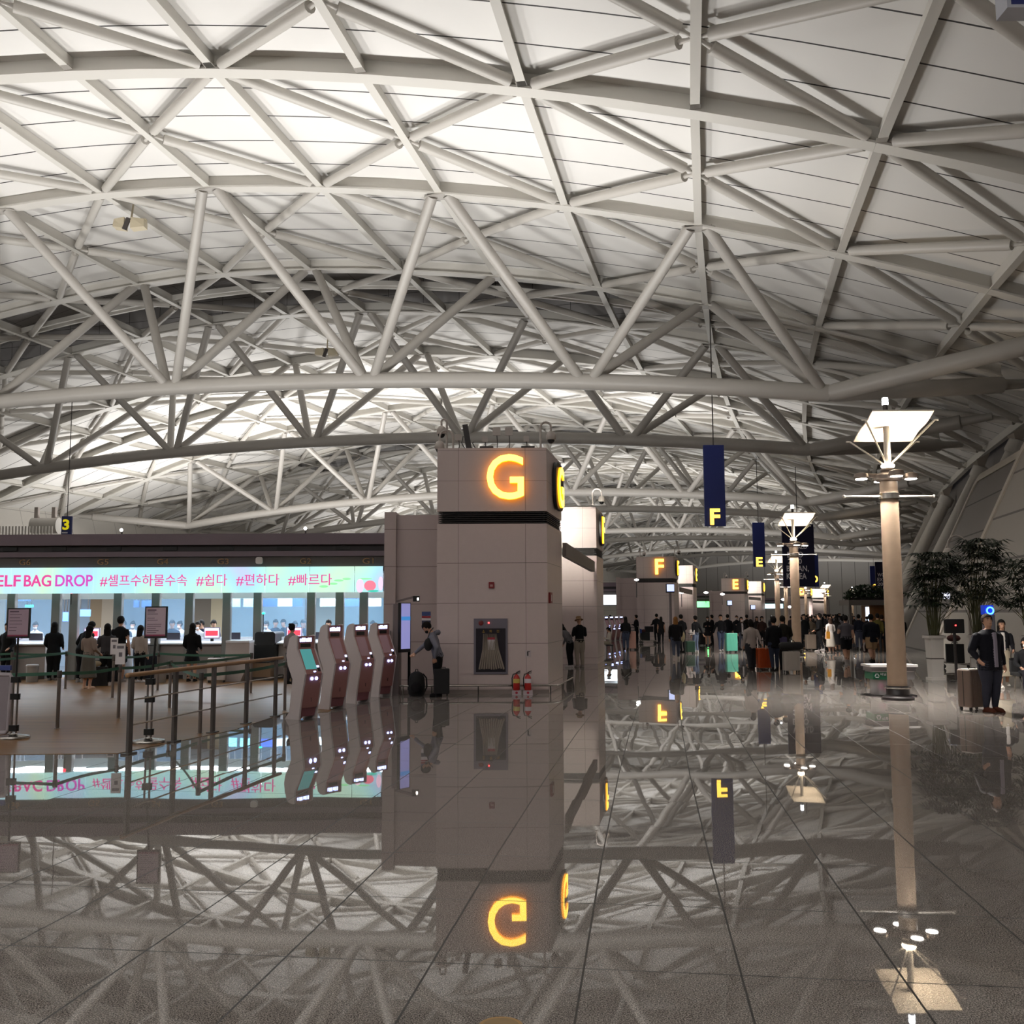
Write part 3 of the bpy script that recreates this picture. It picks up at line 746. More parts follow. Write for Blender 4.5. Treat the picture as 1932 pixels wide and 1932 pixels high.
# ------------------------------------------------------------------ self check-in kiosks
M_KWHITE = mat('kiosk_shell', 'c9bfc0', 0.4)
M_KROSE = mat('kiosk_rose', 'a06e6c', 0.35)
M_KBACK = mat('kiosk_rose_back', '8f5a62', 0.45)
M_KTEAL = mat('kiosk_screen_teal', hexc('4f9a9a'), 0.25, emit=0.45)
M_KMAUVE = mat('kiosk_screen_mauve', hexc('8d6f74'), 0.2, emit=0.14)
M_BLUELT = mat('blue_white_light', hexc('9fb4ff'), 0.4, emit=5.0)
PROF = [(0.0, 0), (.30, 0), (.32, .21), (.42, .82), (.40, .87), (.235, 1.27), (.235, 1.50), (.20, 1.52), (.13, 1.505), (.07, 1.46), (.03, 1.30), (.006, 1.146), (.04, .97), (.15, .72), (.09, .13)]
def make_kiosk(label, tall, screen):
    o = thing('check_in_kiosk', label, 'kiosk', group='self check-in kiosks')
    zs = 1.115 if tall else 1.0
    def yz(d, z): return (0.26 - d * 1.23, z * zs)
    for x0, x1 in ((-.225, -.185), (.185, .225)):
        mb = MB(); mb.prism([Vector((x0, *yz(d, z))) for d, z in PROF][::-1], (x1 - x0, 0, 0)); mb.build('side_panel', M_KWHITE, o)
    inner = [(0.05, .05), (.27, .05), (.30, .2), (.385, .82), (.37, .86), (.21, 1.26), (.21, 1.48), (.1, 1.48), (.05, 1.14), (.07, .97), (.18, .72), (.12, .13)]
    mb = MB(); mb.prism([Vector((-.185, *yz(d, z))) for d, z in inner][::-1], (.37, 0, 0)); mb.build('core', M_KBACK, o)
    def plate(name, a, b, x0, x1, m, off=0.004, th=0.012, u0=0.0, u1=1.0):
        ya, za = yz(*a); yb, zb_ = yz(*b); d = Vector((0, yb - ya, zb_ - za)); n = Vector((0, -d.z, d.y)).normalized()
        if n.y > 0: n = -n
        A = Vector((0, ya, za)) + d * u0 + n * off; B = Vector((0, ya, za)) + d * u1 + n * off
        q = MB(); q.prism([A + Vector((x0, 0, 0)), A + Vector((x1, 0, 0)), B + Vector((x1, 0, 0)), B + Vector((x0, 0, 0))], -n * th)
        return q.build(name, m, o)
    plate('front_panel', (.32, .21), (.415, .82), -.19, .19, M_KROSE)
    plate('console', (.415, .82), (.235, 1.27), -.19, .19, M_KROSE)
    plate('head_panel', (.235, 1.27), (.235, 1.50), -.19, .19, M_KROSE)
    plate('screen', (.415, .82), (.235, 1.27), -.165, .10, screen, 0.008, .01, .18, .97)
    plate('camera_strip', (.235, 1.27), (.235, 1.50), -.14, .10, M_BLACK, 0.008, .01, .12, .4)
    for i in range(6): plate('header_light', (.235, 1.27), (.235, 1.50), -.16 + i * .048, -.16 + i * .048 + (.04 if i % 2 else .032), M_BLUELT, 0.008, .01, .55, .85 if i % 3 else .8)
    plate('card_slot', (.415, .82), (.235, 1.27), .11, .17, M_BLACK, 0.008, .01, .08, .22)
    for x in (.0, .11): plate('slot_light', (.415, .82), (.235, 1.27), x, x + .05, M_BLUELT, 0.010, .01, .24 if x else .06, .31 if x else .1)
    for x in (-.05, .06):
        y, z = yz(.405, .735); q = MB(); q.lathe([(0.03, -.006), (0.03, .006)], (0, 0, 0), 14); 
        q.v = [tuple(Matrix.Translation((x, y - .012, z)) @ Matrix.Rotation(PI / 2, 4, 'X') @ Vector(v)) for v in q.v]; q.build('reader_light', M_BLUELT, o)
    y, z = yz(.352, .36); q = MB(); q.prism([Vector((-.02, y - .014, z + .03)), Vector((0, y - .012, z)), Vector((.02, y - .014, z + .03)), Vector((0, y - .014, z + .018))][::-1], (0, .006, 0)); q.box(-.006, .006, y - .012, y - .004, z - .045, z + .005); q.build('emblem', mat('emblem_dark', '5a3c3c', .5), o)
    return o
kio = [(555.7, 1358, False, 'lower self check-in kiosk with a teal screen, nearest of the four'), (613.5, 1339, True, 'taller white and rose check-in kiosk, second of the row'),
       (663.6, 1327.6, True, 'taller white and rose check-in kiosk, third of the row'), (707.7, 1314.8, True, 'taller white and rose check-in kiosk, last before the letter G pillar')]
KA = math.radians(54)
k2 = None
for x, y, tall, lb in kio:
    p = G(x, y) + Vector((math.cos(KA), math.sin(KA), 0)) * .225
    if not tall: o = make_kiosk(lb, False, M_KTEAL)
    elif k2 is None: o = k2 = make_kiosk(lb, True, M_KMAUVE)
    else: o = copy_tree(k2); o['label'] = lb
    o.location = p; o.rotation_euler = (0, 0, KA)
for i in range(4):
    o = copy_tree(k2); p0 = G(663.6, 1327.6) + Vector((0.13, .18, 0)) + Vector((0.33, 1.75, 0)) * (i - 2)
    o.matrix_world = gkframe(1) @ (Matrix.Translation(p0) @ Matrix.Rotation(KA, 4, 'Z')); o['label'] = 'far white kiosk in the row beside the letter F pillar, %s of four' % ['first', 'second', 'third', 'last'][i]
    o['group'] = 'kiosks beside the letter F pillar'

# ------------------------------------------------------------------ handrail
M_OAK = mat('oak_rail', '9a7450', 0.4, noise=.15, nscale=12)
M_RAILP = mat('rail_post_paint', '55504e', 0.45)
hp = [G(x, y) for x, y in ((243, 1423), (328, 1400), (401, 1383), (464, 1366), (519, 1352))]
o = thing('handrail', 'handrail with wooden top bar and dark posts beside the wood floor', 'handrail', hp[0])
b0 = hp[0]; dr = (hp[-1] - hp[0]).normalized(); RZ = 1.10
mb = MB(); a = -dr * .12; e = hp[-1] - b0 + dr * .3
mb.path([a + Vector((0, 0, RZ - .025)), a + dr * .01 + Vector((0, 0, RZ - .025)), e + Vector((0, 0, RZ - .025))], [.02, .033, .033], 12); mb.build('top_bar', M_OAK, o, smooth=True)
for p in hp:
    q = p - b0; M = Matrix.Translation(q) @ Matrix.Rotation(math.atan2(dr.y, dr.x), 4, 'Z')
    mb = MB(); mb.box(-.05, .05, -.02, .02, 0.012, RZ - .05, M); pp = mb.build('post', M_RAILP, o)
    mb = MB(); mb.box(-.11, .11, -.06, .06, 0, .022, M); mb.build('base_plate', M_RAILP, pp)
for z in (.73, .39):
    mb = MB(); mb.tube(hp[0] - b0 + Vector((0, 0, z)), e + Vector((0, 0, z)), .012, n=8); mb.build('rod', M_CHROME, o, smooth=True)

# ------------------------------------------------------------------ belt barrier posts
M_BELT = mat('green_belt', '35614f', 0.6)
M_PIPE = mat('worn_steel_tube', '8b8380', 0.3, metal=0.8)
def stanchion(p, label, h=.97):
    o = thing('belt_post', label, 'barrier post', p, 0, 'belt barrier posts of the queue')
    mb = MB(); mb.lathe([(.031, .012), (.031, h - .12)], n=12); mb.build('tube', M_PIPE, o, smooth=True)
    mb = MB(); mb.lathe([(.038, h - .125), (.04, h - .12), (.04, h - .02), (.036, h)], n=12); mb.build('head', M_RAILP, o, smooth=True)
    mb = MB(); mb.lathe([(.05, 0), (.05, .012), (.034, .016)], n=14); mb.build('foot', M_PIPE, o, smooth=True)
    return o
def belt(o, q, z=.90, w=.055):
    p = o.location; d = Vector(q) - p; n = 8
    mb = MB(); L = d.length; u = d / L
    pts = [u * (.04 + (L - .08) * i / n) + Vector((0, 0, z - .03 * math.sin(PI * i / n))) for i in range(n + 1)]
    vs = []
    sd = Vector((-u.y, u.x, 0)) * .002
    rings = [[t + sd - Vector((0, 0, w / 2)), t + sd + Vector((0, 0, w / 2)), t - sd + Vector((0, 0, w / 2)), t - sd - Vector((0, 0, w / 2))] for t in pts]
    mb.strip(rings); mb.build('belt', M_BELT, o)
sp = {'a': (108, 1375), 'b': (223, 1356), 'c': (377, 1384), 'd': (319.5, 1336), 'e': (123, 1300), 'f': (212, 1317), 'g': (297, 1303), 'h': (473, 1308), 'i': (537, 1341), 'j': (20, 1302)}
sl = {'a': 'belt post on the wood floor between the two paper sign stands, nearer left one', 'b': 'belt post carrying a small card, left of the handrail end', 'c': 'belt post just behind the second handrail post', 'd': 'belt post behind the first stretch of the handrail',
      'e': 'belt post right behind the nearest belt post, farther back', 'f': 'belt post with a small card beside the tall person in shorts', 'g': 'belt post behind the right paper sign stand', 'h': 'belt post farthest back toward the white baggage unit',
      'i': 'belt post touching the nearest kiosk', 'j': 'belt post hidden behind the left paper sign stand'}
SO = {k: stanchion(G(*v), sl[k]) for k, v in sp.items()}
for a, b, z in (('a', 'b', .92), ('e', 'f', .92), ('f', 'g', .92), ('g', 'h', .92), ('j', 'e', .92), ('b', 'd', .92), ('c', 'i', .92), ('d', 'h', .9), ('c', 'd', .9)):
    belt(SO[a], SO[b].location, z)
belt(SO['a'], G(-120, 1372), .92); belt(SO['j'], G(-120, 1300), .92)
belt(SO['e'], G(-150, 1340), .92)
M_CARD = mat('white_card', 'd8d3d6', 0.5)
for k, w in (('f', .085), ('b', .09)):
    o = thing('notice_card', 'small white notice card on a belt post, %s one' % {'f': 'farther left', 'b': 'nearer right'}[k], 'notice', SO[k].location + Vector((0, 0, .97)))
    mb = MB(); mb.box(-w, w, -.01, .005, .02, .40); mb.build('card', M_CARD, o)
    mb = MB(); mb.box(-.01, .01, -.004, .01, 0, .06); mb.build('clip', M_RAILP, o)
    mb = MB()
    mb.box(-w * .7, w * .7, -.013, -.009, .31, .36); mb.box(-w * .3, w * .4, -.013, -.009, .16, .24); mb.build('printing', mat('print_grey', '6d6870', .6), o)

# ------------------------------------------------------------------ paper sign stands
M_PAPER = mat('lilac_paper', 'a58e9c', 0.5)
M_PAPER2 = mat('pale_paper', 'b7a2ac', 0.45)
def sign_stand(px, py, frame, label, shiny):
    p = G(px, py); Y = p.y
    o = thing('sign_stand', label, 'sign', p)
    x0, x1, z1, z0 = [D(frame[0], 1200, Y).x - p.x, D(frame[1], 1200, Y).x - p.x, D(300, frame[2], Y).z, D(300, frame[3], Y).z]
    mb = MB(); mb.lathe([(.235, 0), (.24, .02), (.23, .045), (.06, .075), (.05, .09)], n=28); mb.build('base', M_CHROME, o, smooth=True)
    for dx in (-.035, .035):
        mb = MB(); mb.lathe([(.016, .08), (.016, .86)], (dx, 0, 0), 10); mb.build('tube', M_PIPE, o, smooth=True)
    for z in (.12, .6, .86):
        mb = MB(); mb.rbox(-.07, .07, -.04, .04, z, z + .09, .02); mb.build('clamp', M_BLACK, o)
    xm = (x0 + x1) / 2
    mb = MB(); mb.path([(0, 0, .9), (xm * .5, 0, 1.1), (xm, 0, z0 + .02)], .016, 8); mb.build('pole', M_BLACK, o, smooth=True)
    mb = MB(); mb.box(x0, x1, -.02, .015, z0, z1); f = mb.build('frame', M_BLACK, o)
    mb = MB(); mb.box(x0 + .02, x1 - .02, -.024, -.019, z0 + .03, z1 - .02); pp = mb.build('paper', M_PAPER if shiny else M_PAPER2, f)
    mb = MB(); w = x1 - x0; h = z1 - z0; random.seed(3 if shiny else 4)
    for i in range(12 if not shiny else 7):
        z = z1 - .1 * h - i * (.85 * h / (13 if not shiny else 8)); l = random.uniform(.3, .72) * w
        if i in (3, 6) and not shiny: continue
        mb.box(x0 + .12 * w, x0 + .12 * w + l, -.0255, -.0235, z - (.018 if i == 0 else .008), z)
    mb.build('printing', mat('print_dark', '5a4656', .6), pp)
    mb = MB(); mb.box(x0 + .02, x1 - .02, -.0265, -.0235, z0 + .03, z0 + .055); mb.build('red_line', mat('print_red', '8a3550', .6), pp)
sign_stand(25, 1394, (13, 56, 1146, 1203), 'paper sign in black frame on chrome round base, standing at the left edge', True)
sign_stand(280, 1402, (273, 315, 1144, 1204), 'paper sign in black frame on chrome round base, standing by the handrail end', False)
# low rail trolley end at the very left
o = thing('trolley_frame', 'pale rounded metal frame with blue strip at the left edge', 'trolley', G(8, 1386))
mb = MB(); mb.path([(-.5, 0, .03), (.02, 0, .03), (.06, 0, .07), (.08, 0, .9), (.05, 0, .95), (-.5, 0, .97)], .035, 10); mb.build('frame', mat('pale_metal', 'a8a0a6', .4), o, smooth=True)
mb = MB(); mb.box(-.5, .06, -.03, .03, 1.02, 1.1); mb.build('blue_strip', mat('blue_strip', '3d4a86', .4), o)
mb = MB(); mb.box(-.5, .04, -.01, .01, .07, .93); mb.build('panel', mat('pale_panel', '8e858c', .5), o)

# ------------------------------------------------------------------ check-in desks
M_DESK = mat('desk_panel', '9b928f', 0.4, noise=.03)
M_DESKTOP = mat('desk_top', 'e2e4ea', 0.3)
M_PLINTH = mat('plinth', '3a3432', 0.5)
M_REDSCR = mat('red_screen', hexc('e03a48'), .4, emit=1.1)
M_LILSCR = mat('lilac_screen', hexc('d8c8ff'), .4, emit=1.2)
YD = 29.6
def make_desk():
    o = thing('check_in_desk', '', 'counter', group='check-in counters under the canopy')
    mb = MB(); mb.box(-.75, .75, 0, .7, .12, 1.02); mb.build('body', M_DESK, o)
    mb = MB(); mb.box(-.73, .73, .05, .68, 0, .12); mb.build('plinth', M_PLINTH, o)
    mb = MB(); mb.prism([Vector((-.8, -.12, 1.02)), Vector((.8, -.12, 1.02)), Vector((.8, .7, 1.10)), Vector((-.8, .7, 1.10))], (0, 0, .035)); mb.build('worktop', M_DESKTOP, o)
    mb = MB(); mb.box(-.78, .78, .5, .72, 1.1, 1.22); mb.build('upstand', M_DESKTOP, o)
    m = MB(); m.box(-.6, -.12, .3, .36, 1.18, 1.52); mm = m.build('monitor', mat('monitor_shell', '9a929c', .4), o)
    m = MB(); m.box(-.57, -.15, .293, .302, 1.21, 1.49); m.build('screen', M_LILSCR, mm)
    m = MB(); m.box(-.55, -.17, .288, .296, 1.26, 1.42); m.build('advert', M_REDSCR, mm)
    m = MB(); m.box(-.40, -.32, .32, .4, 1.1, 1.2); m.build('stand', M_BLACK, mm)
    m = MB(); m.box(.1, .5, .3, .34, 1.15, 1.36); m.build('price_card', mat('dark_card', '3d3a46', .5), o)
    return o
desk = make_desk()
for i, px in enumerate((46, 193, 306, 420, 576, 694)):
    d = desk if i == 0 else copy_tree(desk)
    d.location = (D(px, 1056, YF).x * YD / YF, YD, 0); d['label'] = 'check-in counter below the number G%d' % (6 - i)
M_HOOD = mat('black_hood', '141315', .55)
def make_drop():
    o = thing('bag_drop_unit', '', 'baggage machine', group=None)
    mb = MB(); mb.rbox(-.3, .3, 0, 1.2, 1.0, 1.38, .08, 4, axis='y'); mb.build('hood', M_HOOD, o)
    mb = MB(); mb.box(-.32, .32, .0, 1.2, .55, 1.0); mb.build('mesh_side', mat('black_mesh', '0e0d0e', .7), o)
    mb = MB(); mb.box(-.34, .34, -.6, 1.2, .0, .1); mb.build('plinth', M_PLINTH, o)
    mb = MB(); mb.box(-.33, .33, -.6, 1.2, .1, .5); mb.build('conveyor_body', mat('conveyor_tan', '7d6650', .4), o)
    mb = MB(); mb.box(-.28, .28, -.58, 1.2, .5, .53); mb.build('conveyor_belt', M_BLACK, o)
    return o
dr0 = make_drop()
dr0.location = (D(500, 1200, 29.3).x, 29.3, 0); dr0['label'] = 'black hooded bag drop machine right of the white baggage unit'
o = thing('baggage_unit', 'pale slanted baggage scanning unit with white top before the counters', 'baggage machine', (D(449, 1260, 28.4).x, 28.3, 0))
mb = MB(); mb.prism([Vector((-.42, 0, .0)), Vector((.10, 0, 0)), Vector((.34, 0, .62)), Vector((.34, 0, 1.1)), Vector((-.33, 0, 1.1)), Vector((-.36, 0, .5))], (0, .5, 0)); mb.build('body', mat('pale_unit', 'b5aca9', .4), o)
mb = MB(); mb.box(-.33, .34, -.03, .53, 1.1, 1.16); mb.build('top', M_DESKTOP, o)
M_BIN = mat('pale_bin', '8f8a86', .4)
for px, py, lb in ((60, 1287, 'pale round waste bin before the counters at the left'), (302, 1288, 'pale round waste bin behind the right paper sign stand')):
    o = thing('waste_bin', lb, 'bin', G(px, py), group='round bins before the counters')
    mb = MB(); mb.lathe([(.15, 0), (.155, .02), (.165, .45)], n=18); mb.build('body', M_BIN, o, smooth=True)
    mb = MB(); mb.lathe([(.175, .45), (.178, .47), (.16, .5), (.12, .49)], n=18); mb.build('lid', mat('bin_lid', 'a8a4a2', .3), o, smooth=True)

# things behind the glass: boards and screens hanging from the soffit
def hang(px0, px1, py0, py1, Y, m, label, name='hanging_screen', cat='screen'):
    a, b = D(px0, py1, Y), D(px1, py0, Y)
    o = thing(name, label, cat, ((a.x + b.x) / 2, Y, a.z)); w = (b.x - a.x) / 2; h = b.z - a.z
    mb = MB(); mb.box(-w, w, 0, .06, 0, h); mb.build('panel', m, o)
    for x in (-w * .6, w * .6):
        mb = MB(); mb.box(x - .015, x + .015, .02, .04, h, max(h + .02, 3.08 - a.z)); mb.build('hanger', M_DKSTEEL, o)
    return o
M_BLUEB = mat('blue_board', hexc('1f3fb0'), .4, emit=.8); M_WSCR = mat('white_screen', hexc('cfe8f6'), .4, emit=1.0); M_NAVYB = mat('navy_board', hexc('2b4a86'), .4, emit=.5)
hang(493, 523, 1129, 1144, 33, M_BLUEB, 'blue board behind the glass, right of the two small screens')
hang(524, 551, 1129, 1144, 33.05, M_WSCR, 'white screen between two blue boards behind the glass')
hang(552, 570, 1129, 1144, 33, M_BLUEB, 'small blue board right of the white screen behind the glass')
hang(436, 453, 1129, 1145, 33, mat('cyan_screen', hexc('7fd8ee'), .4, emit=1.0), 'pale cyan screen behind the glass, left of a pair')
hang(459, 477, 1129, 1145, 33, mat('cyan_screen', hexc('7fd8ee'), .4, emit=1.0), 'pale cyan screen behind the glass, right of a pair')
hang(604, 634, 1129, 1144, 33, M_WSCR, 'wide white screen behind the glass near the kiosks')
hang(648, 678, 1130, 1144, 33, M_NAVYB, 'navy board behind the glass above the third kiosk')
hang(693, 719, 1129, 1144, 33, M_WSCR, 'white screen behind the glass beside the stone pier')
hang(30, 58, 1127, 1134, 33, M_NAVYB, 'narrow navy board behind the glass at the far left')
hang(252, 262, 1133, 1146, 33, M_NAVYB, 'small navy board behind the right sign stand, left of two')
hang(267, 286, 1133, 1146, 33, M_NAVYB, 'small navy board behind the right sign stand, right of two')
hang(118, 128, 1155, 1172, 33, mat('blue_lit', hexc('5f96ff'), .4, emit=1.1), 'slim upright blue lit display behind the posts')
hang(146, 170, 1150, 1163, 33, mat('blue_lit', hexc('5f96ff'), .4, emit=1.1), 'wide blue lit display behind the person bending over')
o = hang(47, 62, 1141, 1146, 33, mat('teal_lit', hexc('35c8c0'), .4, emit=1.2), 'teal lit strip sign behind the left paper sign')
for px, py, c, lb in ((135, 1118, 'ff2030', 'red signal lamp glowing on a post under the screen band'), (497, 1157, '18f0a0', 'green signal lamp glowing behind the glass')):
    p = D(px, py, YF + .6); o = thing('signal_lamp', lb, 'lamp', p)
    mb = MB(); mb.ell((0, 0, 0), .045, .04, .03); mb.build('bulb', mat('signal_' + c, hexc(c), .4, emit=6), o)
    mb = MB(); mb.box(-.012, .012, -.01, .01, -.35 if c[0] == 'f' else -.6, -.02); mb.build('stem', M_DKSTEEL, o)

# ------------------------------------------------------------------ fittings of the letter G pillar
YP = 23.8
def px2(x, y, Y=YP): return D(x, y, Y)
o = thing('hose_cabinet', 'steel fire hose cabinet with glass door set in the letter G pillar', 'fire cabinet', px2(926, 1272))
w = px2(958, 1200).x - px2(926, 1200).x; h = px2(926, 1167).z - px2(926, 1272).z
M_CAB = mat('cabinet_steel', '77717c', .35, metal=.3)
mb = MB(); t = .05
mb.box(-w, w, -.03, -.002, h - .235, h); mb.box(-w, w, -.03, -.002, 0, t); mb.box(-w, -w + t, -.03, -.002, t, h - .235); mb.box(w - t, w, -.03, -.002, t, h - .235); fr = mb.build('frame', M_CAB, o)
mb = MB(); mb.box(-w + t, w - t, -.012, -.004, t, h - .235); mb.build('backing', mat('cabinet_dark', '241f28', .3), o)
random.seed(5)
for i in range(22):
    x0 = -.20 + .40 * (i % 11) / 10; x1 = x0 * 1.45 + .02
    mb = MB(); mb.path([(x0 * .75 - .02, -.02, h - .36), (x0 * .9, -.024, h * .45), (x1, -.02 - .004 * (i % 3), .11 + .03 * random.random())], [.012, .02, .023], 6)
    mb.build('hose', mat('hose_cloth', '8f8378', .8), o, smooth=True)
mb = MB(); mb.lathe([(.062, 0), (.062, .02), (.03, .03)], n=18); mb.v = [tuple(Matrix.Translation((-w + .175, -.028, h - .105)) @ Matrix.Rotation(PI / 2, 4, 'X') @ Vector(v)) for v in mb.v]; mb.build('red_bell', mat('dark_red', '6a1212', .4), o)
mb = MB(); mb.ell((-w + .36, -.035, h - .1), .018, .015, .018); mb.build('indicator_lamp', mat('red_lamp', hexc('ff3030'), .4, emit=8), o)
mb = MB(); mb.box(-.075, .1, -.034, -.026, h * .44, h * .66); c_ = mb.build('notice', M_CARD, o)
mb = MB(); mb.box(-.075, .1, -.038, -.033, h * .62, h * .66); mb.build('red_band', mat('notice_red', '9a2436', .5), c_)
for tx, body in ((-.17, '소'), (.0, '화'), (.17, '전')): fit_text(body, tx - .032, tx + .032, h - .335, h - .27, -.03, .006, mat('gold_print', 'a8853a', .5), o, 'lettering', .01)
for (x0, x1, y0, y1, lb, side) in ((922, 932.5, 1098, 1110, 'red fire alarm box high on the front of the letter G pillar', 0),):
    a, b = px2(x0, y1), px2(x1, y0); o = thing('alarm_box', lb, 'fire alarm', ((a.x + b.x) / 2, YP, a.z)); w2 = (b.x - a.x) / 2; h2 = b.z - a.z
    mb = MB(); mb.rbox(-w2, w2, -.05, -.001, 0, h2, .015, 3, axis='y'); mb.build('box', mat('alarm_red', '7a1a20', .4), o)
    mb = MB(); mb.box(-w2 * .5, w2 * .5, -.056, -.049, h2 * .25, h2 * .6); mb.build('push_plate', mat('alarm_pale', 'b08a86', .5), o)
Ms = Matrix.Translation(FL0) @ Matrix.Translation((PW + SH * .32, .32, 0)) @ Matrix.Rotation(PI / 2 - math.atan(SH), 4, 'Z')
o = thing('alarm_box', 'red fire alarm box on the right side of the letter G pillar', 'fire alarm', (0, 0, 0)); o.matrix_world = Ms @ Matrix.Translation((0, 0, 2.14))
mb = MB(); mb.rbox(-.17, .17, -.05, -.001, 0, .26, .015, 3, axis='y'); mb.build('box', mat('alarm_red', '7a1a20', .4), o)
mb = MB(); mb.box(-.03, .03, -.056, -.049, .05, .2); mb.build('push_plate', M_CARD, o)
a, b = px2(992, 1240), px2(1001, 1228)
o = thing('extinguisher_sign', 'small white sign with black extinguisher symbol above the two extinguishers', 'sign', ((a.x + b.x) / 2, YP, a.z))
mb = MB(); mb.box(-.07, .07, -.006, 0, 0, .17); mb.build('plate', mat('sign_plate', 'b7aaac', .5), o)
mb = MB(); mb.box(-.025, .005, -.009, -.005, .035, .125); mb.box(-.025, .04, -.009, -.005, .125, .14); mb.build('symbol', M_BLACK, o)
M_FIRE = mat('extinguisher_red', 'a8201c', .3)
for px, lb, c in ((974.5, 'red fire extinguisher with yellow label, left of the pair by the letter G pillar', 'c8b05a'), (996, 'red fire extinguisher with white label, right of the pair by the letter G pillar', 'cfc6cc')):
    p = px2(px, 1290, 23.45); p.z = 0
    o = thing('fire_extinguisher', lb, 'fire extinguisher', p)
    mb = MB(); mb.lathe([(.075, .1), (.08, .12), (.08, .38), (.06, .43), (.025, .46), (.025, .48)], n=16); mb.build('cylinder', M_FIRE, o, smooth=True)
    mb = MB(); mb.lathe([(.0815, .27), (.0815, .37)], n=16); mb.build('label_band', mat('label_' + c, c, .5), o)
    mb = MB(); mb.path([(0, 0, .48), (.0, 0, .51), (.09, 0, .55)], .012, 6); mb.path([(0, 0, .49), (.09, 0, .505)], .01, 6); mb.build('lever', M_BLACK, o)
    mb = MB(); mb.path([(-.01, 0, .49), (-.08, 0, .47), (-.105, 0, .38), (-.1, 0, .22), (-.085, 0, .14)], .013, 8); mb.build('hose', M_BLACK, o, smooth=True)
    mb = MB(); mb.box(-.11, .11, -.1, .1, 0, .1); st = mb.build('stand', mat('stand_white', 'b0a2a8', .5), o)
    mb = MB(); mb.lathe([(.03, 0), (.03, .006)], n=12); mb.v = [tuple(Matrix.Translation((0, -.1, .05)) @ Matrix.Rotation(PI / 2, 4, 'X') @ Vector(v)) for v in mb.v]; mb.build('red_dot', mat('notice_red', '9a2436', .5), st)
o = thing('bumper_rail', 'low steel bumper rail running round the foot of the letter G pillar', 'rail', FL0)
def bump(y): return [(.0 - 1.25 * 0, 0, 0)]
pts = [Vector((-1.5, -.22, .2)), Vector((PW + .1, -.22, .2)), Vector((PW + .26, -.1, .2)), Vector((PW + .26 + SH * PDp, PDp, .2))]
mb = MB(); mb.path(pts, .022, 10); mb.build('tube', M_CHROME, o, smooth=True)
for q in (Vector((-1.4, -.22, 0)), Vector((-.1, -.22, 0)), Vector((1.0, -.22, 0)), Vector((PW + .05, -.22, 0)), Vector((PW + .36, .5, 0)), Vector((PW + .4, .7, 0)), Vector((PW + .26 + SH * PDp - .02, PDp - .1, 0))):
    mb = MB(); mb.tube(q, q + Vector((0, 0, .2)), .014, n=8); mb.build('leg', M_DKSTEEL, o)
mb = MB(); mb.box(-1.5, PW + .02, -.05, -.01, 0, .09); mb.build('skirting', mat('skirt_stone', '8f827c', .4), o)
# poster and totem
a, b = px2(795, 1184, 25.4), px2(812, 1154, 25.4)
o = thing('wall_notice', 'wall notice with blue top and red band behind the man at the display', 'notice', ((a.x + b.x) / 2, 25.515, a.z)); w = (b.x - a.x) / 2; h = b.z - a.z
mb = MB(); mb.box(-w, w, -.012, 0, 0, h); p_ = mb.build('sheet', M_CARD, o)
mb = MB(); mb.box(-w, w, -.015, -.01, h * .74, h); mb.build('blue_block', mat('notice_blue', '3a4a80', .5), p_)
mb = MB(); mb.box(-w, w, -.015, -.01, h * .6, h * .73); mb.build('red_block', mat('notice_red', '9a2436', .5), p_)
mb = MB(); mb.box(-w, w, -.015, -.01, h * .2, h * .44); mb.build('dark_block', mat('notice_navy', '2c2f48', .5), p_)
pt = G(753, 1311); Yt = pt.y
o = thing('info_totem', 'tall grey display totem with upright touch screen facing the man', 'display', pt)
M_TOT = mat('totem_grey', '75696a', .4)
mb = MB(); mb.rbox(-.16, .0, -.05, .45, 0, D(753, 1139, Yt).z, .03, 3); mb.build('body', M_TOT, o)
TA = math.radians(58)
Mt = Matrix.Translation((.06, .05, 0)) @ Matrix.Rotation(TA, 4, 'Z')
z0, z1 = D(753, 1231, Yt).z, D(753, 1137, Yt).z
mb = MB(); mb.box(-.14, .26, -.05, .02, z0, z1, Mt); fr = mb.build('screen_frame', M_BLACK, o)
mb = MB(); mb.box(-.11, .23, -.056, -.049, z0 + .08, z1 - .02, Mt); sc_ = mb.build('screen', mat('totem_screen', hexc('8f8fc8'), .3, emit=.55), fr)
mb = MB(); mb.box(-.11, .23, -.06, -.055, z1 - .42, z1 - .33, Mt); mb.build('blue_bar', mat('totem_blue', hexc('3f86c8'), .3, emit=.6), sc_)
mb = MB(); mb.box(.24, .26, -.05, .02, 0, z0, Mt); mb.build('edge_leg', M_BLACK, o)
mb = MB(); e = D(786, 1131, Yt) - pt; mb.beam((-.08, 0, z1 + .05), (e.x - .08, 0, e.z + .08), .08, .05); mb.build('arm', M_TOT, o)
mb = MB(); mb.box(e.x - .08, e.x + .07, -.07, .07, e.z - .05, e.z + .08); lh = mb.build('lamp_head', M_BLACK, o)
mb = MB(); mb.box(e.x + .02, e.x + .06, -.076, -.069, e.z - .02, e.z + .04); mb.build('lamp_lens', mat('lens_white', hexc('fff4e8'), .4, emit=8), lh)
o = thing('bollard_rail', 'low steel hoop rail beside the totem foot', 'rail', G(741, 1311))
mb = MB(); mb.path([(-.07, 0, 0), (-.07, 0, .18), (-.03, 0, .21), (.24, 0, .22), (.24, 0, 0)], .02, 8); mb.build('tube', M_CHROME, o, smooth=True)
a = D(732, 1195, 25.25)
o = thing('wall_switch', 'small black switch box on the stone pier', 'switch', a); mb = MB(); mb.rbox(-.05, .05, -.03, .14, -.08, .07, .01, 2, axis='y'); mb.build('box', M_BLACK, o)
